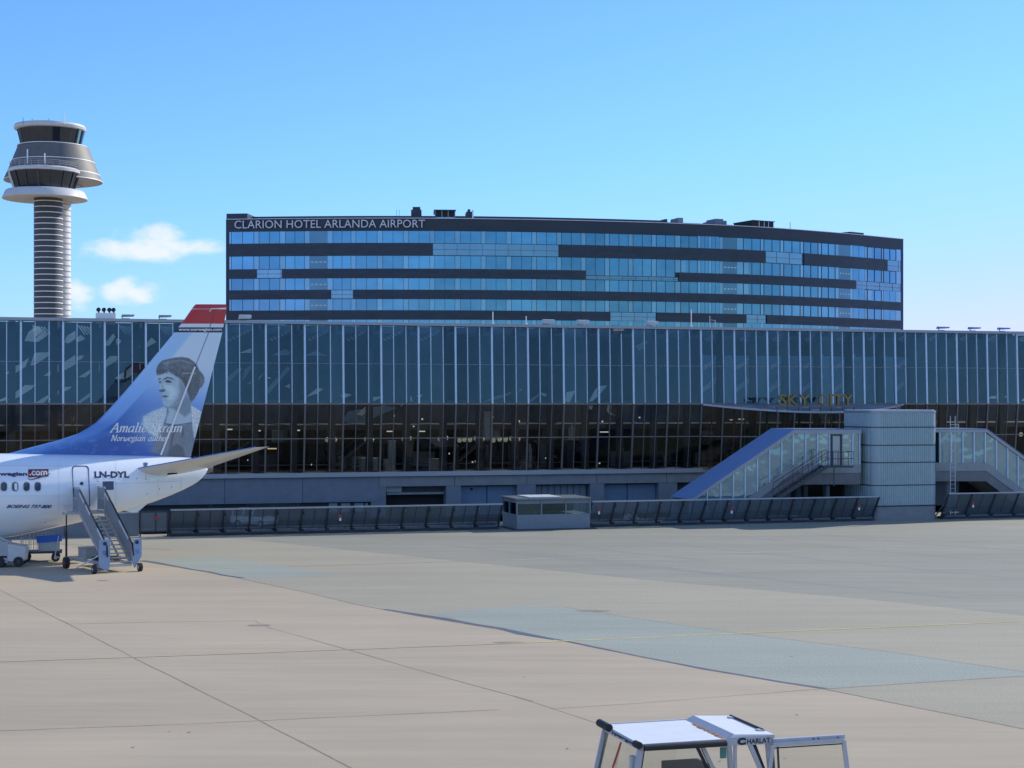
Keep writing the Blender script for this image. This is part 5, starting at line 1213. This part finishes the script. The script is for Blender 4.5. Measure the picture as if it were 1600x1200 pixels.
# ------------------------------------------------------------------ passenger stairs
G0 = gnd(187, 894); psi = R(33)
stt = empty('passenger_stairs', (G0.x, G0.y, 0), psi, 'towable metal boarding stairs with blue end plates standing at the rear door of the airliner', 'boarding stairs')
m_sp = mat('grey blue side panel', (.30, .34, .40), .4, .3, var=.06); m_sb = mat('blue grey plate', (.26, .36, .50), .5, var=.05)
m_sm = mat('step metal', (.5, .5, .5), .45, .4); m_bk = mat('black rubber', (.02,) * 3)
RUN, RISE, HW = 3.7, 2.62, .62
def sp3(x, t, dz=0): return (x, .15 + RUN * t, .35 + (RISE - .35) * t + dz)
for x in (-HW, HW):
    MB().bar(sp3(x, 0), sp3(x, 1), .07, .2).build('stringer', m_sm, stt)
    a = [sp3(x, .0, .12), sp3(x, 1, .12), sp3(x, 1, 1.02), sp3(x, .0, .98)]
    MB().prism(a, [(p[0] + (.03 if x > 0 else -.03), p[1], p[2]) for p in a]).build('side_panel', m_sp, stt)
    MB().bar(sp3(x * 1.0, -.04, 1.03), sp3(x, 1.0, 1.08), .06).bar(sp3(x, -.04, 1.03), sp3(x, -.07, .55), .06).build('handrail', m_bk, stt)
    for (t0, t1) in ((.02, .28), (.55, .72), (.78, .97)) if x < 0 else ((.08, .42), (.82, .95)):
        MB().bar(sp3(x - .05, t0, .97), sp3(x - .05, t1, .98), .025, .11).build('rail_highlight', m_wh, stt)  # white bars put in for sunlit highlights along the rails
    # end plate
    pl = [(x - .38, -.02, .3), (x - .36, -.02, 1.55), (x + .16, -.02, 1.55), (x + .16, -.02, .6), (x + .1, -.02, .12), (x - .1, -.02, .12)] if x < 0 else [(x - .02, -.02, .45), (x + .05, -.02, 1.5), (x + .44, -.02, 1.55), (x + .44, -.02, .7), (x + .1, -.02, .15)]
    pt = MB().prism(pl, [(p[0], p[1] + .05, p[2]) for p in pl]).build('end_plate', m_sb, stt)
    MB().tube((x + (.2 if x > 0 else -.1), -.03, 1.36), (x + (.2 if x > 0 else -.1), -.06, 1.36), .09, 12).build('lamp', m_navy, pt)
    for k2 in range(3): MB().box(x + (.1 if x > 0 else -.25) + k2 * .04, x + (.3 if x > 0 else -.02) + k2 * .02, -.03, -.021, .98 - k2 * .07, 1.01 - k2 * .07).build('marking', mat('blue mark', (.05, .15, .5), .5), pt)
    w = MB().tube((x - (.70 if x < 0 else -.25), -.1, .2), (x - (.55 if x < 0 else -.40), -.1, .2), .2, 18).build('wheel', m_bk, stt)
    MB().tube((x - (.72 if x < 0 else -.23), -.1, .2), (x - (.53 if x < 0 else -.42), -.1, .2), .09, 12).build('rim', m_sm, w)
for j in range(13):
    t = (j + .4) / 13; p = sp3(0, t); MB().box(-HW + .04, HW - .04, p[1] - .13, p[1] + .11, p[2] + .02, p[2] + .06).build('step', m_sm, stt)
MB().bar(sp3(.25, .1, -.12), sp3(.25, .95, -.12), .05, .1).build('centre_stringer', m_wh, stt)
MB().box(-HW - .25, HW + .1, RUN + .1, RUN + 1.2, RISE - .12, RISE).build('platform', m_sm, stt)
MB().box(-HW - .75, -HW - .25, RUN + .15, RUN + .5, RISE - .12, RISE - .02).build('side_flap', m_sm, stt)
for x in (-HW, HW):
    f = MB().path([(x, RUN + .1, RISE), (x, RUN + .1, RISE + 1.15), (x, RUN + 1.1, RISE + 1.15), (x, RUN + 1.1, RISE)], .035)
    f.path([(x, RUN + .1, RISE + .6), (x, RUN + 1.1, RISE + .6)], .025); f.build('platform_rail', m_sm, stt)
    a = [(x, RUN + .12, RISE + .05), (x, RUN + 1.08, RISE + .05), (x, RUN + 1.08, RISE + 1.1), (x, RUN + .12, RISE + 1.1)]
    MB().prism(a, [(p[0] + .02, p[1], p[2]) for p in a]).build('side_panel', m_sp, stt)
MB().box(HW + .02, HW + .55, RUN + .4, RUN + .5, RISE + 1.0, RISE + 1.42).build('control_board', mat('dark blue board', (.06, .09, .16), .5), stt)
MB().tube((-HW - .6, RUN + .3, RISE - .1), (-HW - .6, RUN + .3, 1.7), .035, 8).tube((-HW - .6, RUN + .3, 1.7), (-HW - .6, RUN + .3, .25), .055, 8).build('prop_leg', m_bk, stt)
MB().bar((-HW + .05, .3, .38), (-HW - .6, RUN + .4, .42), .1, .14).bar((HW - .05, .3, .38), (HW - .3, RUN + .4, .42), .1, .14).bar((-HW - .6, RUN + .4, .42), (HW - .3, RUN + .4, .42), .1, .12).bar((-HW, 1.8, .4), (HW, 1.8, .4), .1, .12).bar((-HW - .5, .2, .3), (HW, .2, .3), .1, .12).build('chassis', m_sm, stt)
MB().box(-HW - .35, HW - .5, 1.9, 3.0, .5, .98).box(-HW - .38, HW - .47, 1.87, 3.03, .98, 1.01).build('equipment_box', mat('grey box', (.33, .34, .34), .5), stt)
MB().box(-.7, .5, 1.2, 1.8, .48, .62).build('drive_unit', m_bk, stt)
MB().bar(sp3(HW - .1, .02, .2), (-.2, RUN * .6, .5), .06).bar((-HW + .1, .5, .45), (HW - .1, 1.7, .5), .06).build('brace', m_sm, stt)
for (x, y, r) in ((-HW - .9, RUN - .6, .27), (HW - .4, RUN + .2, .25)):
    w = MB().tube((x - .1, y, r), (x + .1, y, r), r, 18).build('wheel', m_bk, stt); MB().tube((x - .115, y, r), (x + .115, y, r), r * .4, 12).build('rim', m_red if x < 0 else m_sm, w)
MB().bar((-HW - .85, RUN - .6, .35), (-HW - .3, RUN - .3, .42), .09).build('axle', m_sm, stt)
MB().tube((-HW - .95, 1.6, .12), (-HW + .1, .0, 1.05), .03, 6).build('tow_bar', m_wh, stt)

# ------------------------------------------------------------------ baggage cart and tug, left edge
G1 = gnd(66, 877)
ca2 = empty('luggage_cart', (G1.x, G1.y, 0), R(14), 'small wire sided luggage cart with a bright blue top panel behind the tug', 'cart')
MB().box(-1.0, .95, -.45, .75, .42, .52).build('deck', m_st, ca2)
MB().box(-.15, .85, -.47, -.43, .55, 1.15).build('front_panel', mat('pale panel', (.42, .47, .46), .5), ca2)
MB().bar((-.25, -.5, 1.12), (.95, -.5, 1.19), .04, .34, up=(0, 0, 1)).build('blue_board', mat('bright blue', (.02, .12, .55), .45), ca2)
MB().tube((.8, -.56, 1.3), (.62, -.56, .3), .03, 6).tube((.62, -.56, .3), (.85, -.56, .2), .03, 6).build('draw_bar', m_sm, ca2)
wr = MB()
for j in range(9): x = -1 + j * .12; wr.tube((x, -.45, .52), (x, -.45, 1.25 - .05 * (j > 4)), .014, 4)
wr.path([(-1, -.45, 1.27), (.1, -.45, 1.22)], .02).path([(-1, -.45, .9), (.1, -.45, .9)], .014); wr.path([(-1, .7, .52), (-1, .7, 1.35), (.5, .7, 1.35)], .02)
for j in range(9): x = -1 + j * .19; wr.tube((x, .7, .52), (x, .7, 1.3), .014, 4)
wr.build('wire_side', m_sm, ca2)
for x in (-.75, .65):
    for y in (-.35, .6): w = MB().tube((x, y - .07, .21), (x, y + .07, .21), .21, 16).build('wheel', m_bk, ca2); MB().tube((x, y - .08, .21), (x, y + .08, .21), .09, 10).build('rim', m_sm, w)
G2 = gnd(0, 885)
tg = empty('baggage_tug', (G2.x, G2.y, 0), R(8), 'pale boxy baggage tug at the left edge under the airliner belly', 'tug')
m_tg = mat('tug grey', (.38, .42, .44), .5, var=.08); m_tw = mat('tug white', (.55, .57, .57), .4)
MB().box(-2.4, .45, -.6, .6, .32, 1.22).box(-2.4, .45, -.62, .62, .22, .30).build('body', m_tg, tg)
MB().box(-2.4, .42, -.615, -.602, .46, .56).build('bumper_strip', m_bk, tg)
MB().prism([(.45, -.58, .3), (1.2, -.58, .3), (1.28, -.58, .85), (1.22, -.58, .98), (.45, -.58, 1.12)], [(.45, .58, .3), (1.2, .58, .3), (1.28, .58, .85), (1.22, .58, .98), (.45, .58, 1.12)]).build('hood', m_tw, tg)
MB().box(-.95, -.5, -.625, -.603, .65, 1.2).build('doorway', m_dark, tg)
MB().prism([(-.55, -.55, 1.22), (.15, -.55, 1.22), (-.2, -.55, 1.75), (-.6, -.55, 1.75)], [(-.55, .5, 1.22), (.15, .5, 1.22), (-.2, .5, 1.75), (-.6, .5, 1.75)]).build('seat_shell', m_tw, tg)
MB().tube((-.5, -.5, 1.7), (.55, -.5, 1.2), .03, 6).build('steering_column', m_tw, tg)
for x in (.05, .95):
    for y in (-.55, .5): w = MB().tube((x, y - .09, .27), (x, y + .09, .27), .27 if x < .5 else .24, 18).build('wheel', m_bk, tg); MB().tube((x, y - .1, .27), (x, y + .1, .27), .09, 10).build('rim', m_st, w)

# ------------------------------------------------------------------ foreground tractor cab
zr_ = 2.05
def gz(px, py): Y = F * (H - zr_) / (py - HY); return Vector(((px - 800) / F * Y, Y, zr_))
Pn, Pe, Pl = gz(1001, 1163), gz(1209, 1150), gz(948, 1132)
ex = Vector((Pe.x - Pn.x, Pe.y - Pn.y, 0)); CL = ex.length; ang = math.atan2(ex.y, ex.x); ey = Vector((-math.sin(ang), math.cos(ang), 0))
CW = (Pl - Pn).dot(ey)
cab = empty('tractor_cab', (Pn.x, Pn.y, 0), ang, 'white cab roof of an airport tow tractor in the foreground with its side door open', 'tractor')
m_cw = mat('worn white roof paint', (.74, .75, .74), .4, var=.05, scale=2.5); m_cg = mat('bluish grey frame', (.44, .45, .47), .45, var=.08, scale=3)
m_rust = mat('rust', (.30, .15, .06), .9, var=.5, scale=12)
g_cab = glass('cab glass clear', (.86, .88, .86), (1, 1, 1), .05, .02, .01)
hx_ = CL * .64
MB().box(0, hx_ + .05, 0, CW, zr_ - .03, zr_).build('roof', m_cw, cab)
MB().prism([(hx_, 0, zr_ + .0), (hx_ + .14, 0, zr_ + .07), (CL, 0, zr_ + .03), (CL, 0, zr_ - .02), (hx_ + .06, 0, zr_ - .02)], [(hx_, CW, zr_ + .0), (hx_ + .14, CW, zr_ + .07), (CL, CW, zr_ + .03), (CL, CW, zr_ - .02), (hx_ + .06, CW, zr_ - .02)]).build('roof_hatch', m_cw, cab)
rs = MB()
for j in range(16): y = CW * (j + .5) / 17 * .8; rs.box(hx_ - .05 - rnd.uniform(0, .05), hx_ + .01, y, y + rnd.uniform(.04, .12), zr_ + .001, zr_ + .006)
rs.build('rust_seam', m_rust, cab)
MB().prism([(hx_ - .015, 0, zr_ + .002), (hx_ - .0, 0, zr_ + .008), (hx_ + .142, 0, zr_ + .076), (hx_ + .135, 0, zr_ + .072)], [(hx_ - .015, CW, zr_ + .002), (hx_, CW, zr_ + .008), (hx_ + .142, CW, zr_ + .076), (hx_ + .135, CW, zr_ + .072)]).build('hatch_flashing', m_cg, cab)
for y in (.35, CW - .25):
    MB().box(CL - .16, CL - .02, y - .06, y + .06, zr_ + .034, zr_ + .06).build('hinge', m_cg, cab)
MB().bar((CL - .06, .3, zr_ + .055), (CL - .06, CW - .1, zr_ + .055), .03).build('hinge_rod', m_bk, cab)
MB().prism([(0, -.03, zr_ - .09), (CL, -.03, zr_ - .13), (CL, -.03, zr_ + .03), (hx_, -.03, zr_ + .006), (0, -.03, zr_ + .006)], [(0, -.002, zr_ - .09), (CL, -.002, zr_ - .13), (CL, -.002, zr_ + .03), (hx_, -.002, zr_ + .006), (0, -.002, zr_ + .006)]).build('fascia', m_cg, cab)
MB().box(-.03, -.002, 0, CW, zr_ - .1, zr_ - .02).build('fascia', m_cg, cab)
MB().box(0, CL * .99, CW + .002, CW + .06, zr_ - .08, zr_ + .012).build('rear_gutter', m_cg, cab)
MB().tube((.04, -.06, zr_ - .055), (hx_ * .98, -.06, zr_ - .065), .052, 12).build('rubber_bumper', m_bk, cab)
MB().tube((-.04, -.05, zr_ - .01), (-.05, .12, zr_ - .01), .062, 14).build('rubber_bumper', m_bk, cab)
MB().tube((-.06, CW - .42, zr_ + .02), (-.06, CW + .1, zr_ + .02), .07, 14).build('rubber_bumper', m_bk, cab)
sm_ = MB()
for j in range(14): y = .25 + (CW - .7) * j / 14; sm_.box(-.036, -.031, y, y + rnd.uniform(.04, .13), zr_ - .06 + rnd.uniform(-.02, .02), zr_ - .03)
sm_.build('paint_chips', m_bk, cab)
cm = text('HARLAT', 1, bold=.02); x0t, x1t = CL * .79, CL * .965
fit(cm, lambda x, y, z: (x0t + x * (x1t - x0t), -.036, zr_ - .105 + y * .09 + x * .0)); cm.materials.append(m_bk); link('lettering', cm, cab)
cm = text('C', 1, bold=.07); fit(cm, lambda x, y, z: (CL * .715 + x * CL * .065, -.036, zr_ - .115 + y * .125)); cm.materials.append(m_bk); link('lettering', cm, cab)
zf = 1.05
def post(a, b, w=.085, m=m_cg, name='post'): MB().bar(a, b, w, w).build(name, m, cab)
post((.0, .02, zr_ - .1), (-.16, -.02, zf)); post((0, CW - .04, zr_ - .06), (-.2, CW, zf)); post((CL - .1, .02, zr_ - .12), (CL - .02, .0, zf)); post((CL - .1, CW - .04, zr_ - .06), (CL, CW, zf))
post((.06, .03, zr_ - .1), (-.09, -.0, zf), .04, m_bk, 'seal'); post((.03, CW - .1, zr_ - .1), (-.17, CW - .05, zf), .04, m_bk, 'seal')
post((CL * .42, .02, zr_ - .1), (CL * .60, .0, zf), .05, m_bk, 'seal'); post((CL * .46, .03, zr_ - .1), (CL * .64, .02, zf), .07, mat('beige trim', (.40, .38, .34), .6), 'post')
post((CL * .71, .03, zr_ - .1), (CL * .71, .02, zf), .05); post((CL * .82, .03, zr_ - .12), (CL * .98, .02, zf), .07)
post((CL * .86, .05, zr_ - .14), (CL * 1.0, .04, zf), .05, m_bk, 'seal')
MB().box(CL * .60, CL * .645, .04, .06, zr_ - .34, zr_ - .15).build('inspection_tag', mat('green tag', (.06, .20, .16), .5), cab)
MB().quad((-.02, .06, zr_ - .12), (-.02, CW - .1, zr_ - .1), (-.19, CW - .06, zf), (-.17, .04, zf)).build('windscreen', g_cab, cab)
MB().quad((.08, .03, zr_ - .12), (CL * .42, .03, zr_ - .12), (CL * .58, .01, zf), (-.06, .01, zf)).build('side_window', g_cab, cab)
MB().quad((.05, CW - .02, zr_ - .1), (CL - .15, CW - .02, zr_ - .1), (CL - .05, CW, zf), (-.1, CW, zf)).build('side_window', g_cab, cab)
MB().bar((-.02, .9, zr_ - .14), (-.14, 1.0, 1.45), .03).build('wiper', mat('red wiper', (.5, .06, .04), .5), cab)
MB().box(-.13, -.05, .08, .2, zr_ - .5, zr_ - .22).build('mirror', m_cg, cab)
MB().box(-.3, CL + .3, -.05, CW + .05, .45, zf).build('body', m_cg, cab); MB().box(-.9, -.3, .1, CW - .1, .45, .95).build('hood', m_cw, cab)
MB().box(.9, 1.6, .5, CW - .5, zf, 1.45).build('seat', m_bk, cab)
for x in (-.3, CL - .3):
    for y in (0, CW): w = MB().tube((x, y - .12, .35), (x, y + .12, .35), .35, 20).build('wheel', m_bk, cab); MB().tube((x, y - .13, .35), (x, y + .13, .35), .18, 12).build('rim', m_cw, w)
# open side door sliding beyond the rear of the cab
dx0, dx1 = CL * .965, CL * 1.53; dy = -.14
df = MB().box(CL * .98, dx1, dy + .02, dy + .10, zr_ - .10, zr_ - .03).build('door_track', m_cg, cab)
for x in (.55, .62, .9): MB().tube((CL * .98 + (dx1 - CL * .98) * x, dy + .02, zr_ - .065), (CL * .98 + (dx1 - CL * .98) * x, dy + .012, zr_ - .065), .014, 8).build('bolt', m_bk, df)
zt2 = zr_ - .12
dd = MB().bar((dx0, dy, zt2), (dx1 - .04, dy, zt2), .05, .07).bar((dx0, dy, zt2), (dx0 - .18, dy - .02, zf - .3), .05, .07, up=(1, 0, 0)).bar((dx1 - .04, dy, zt2), (dx1 + .12, dy - .02, zf - .3), .05, .07, up=(1, 0, 0)).build('door', m_cg, cab)
MB().quad((dx0 + .03, dy, zt2 - .04), (dx1 - .07, dy, zt2 - .04), (dx1 + .07, dy, zf - .3), (dx0 - .13, dy, zf - .3)).build('door_glass', g_cab, dd)
MB().bar((dx0 + .03, dy - .0, zt2 - .06), (dx1 - .07, dy - .0, zt2 - .06), .012, .02).build('seal', m_bk, dd)
MB().bar((CL * .985, dy + .15, zr_ - .1), (CL * 1.0, dy + .1, zf), .05).bar((CL * 1.03, dy + .15, zr_ - .1), (CL * 1.04, dy + .1, zf), .03).build('inner_post', m_bk, cab)
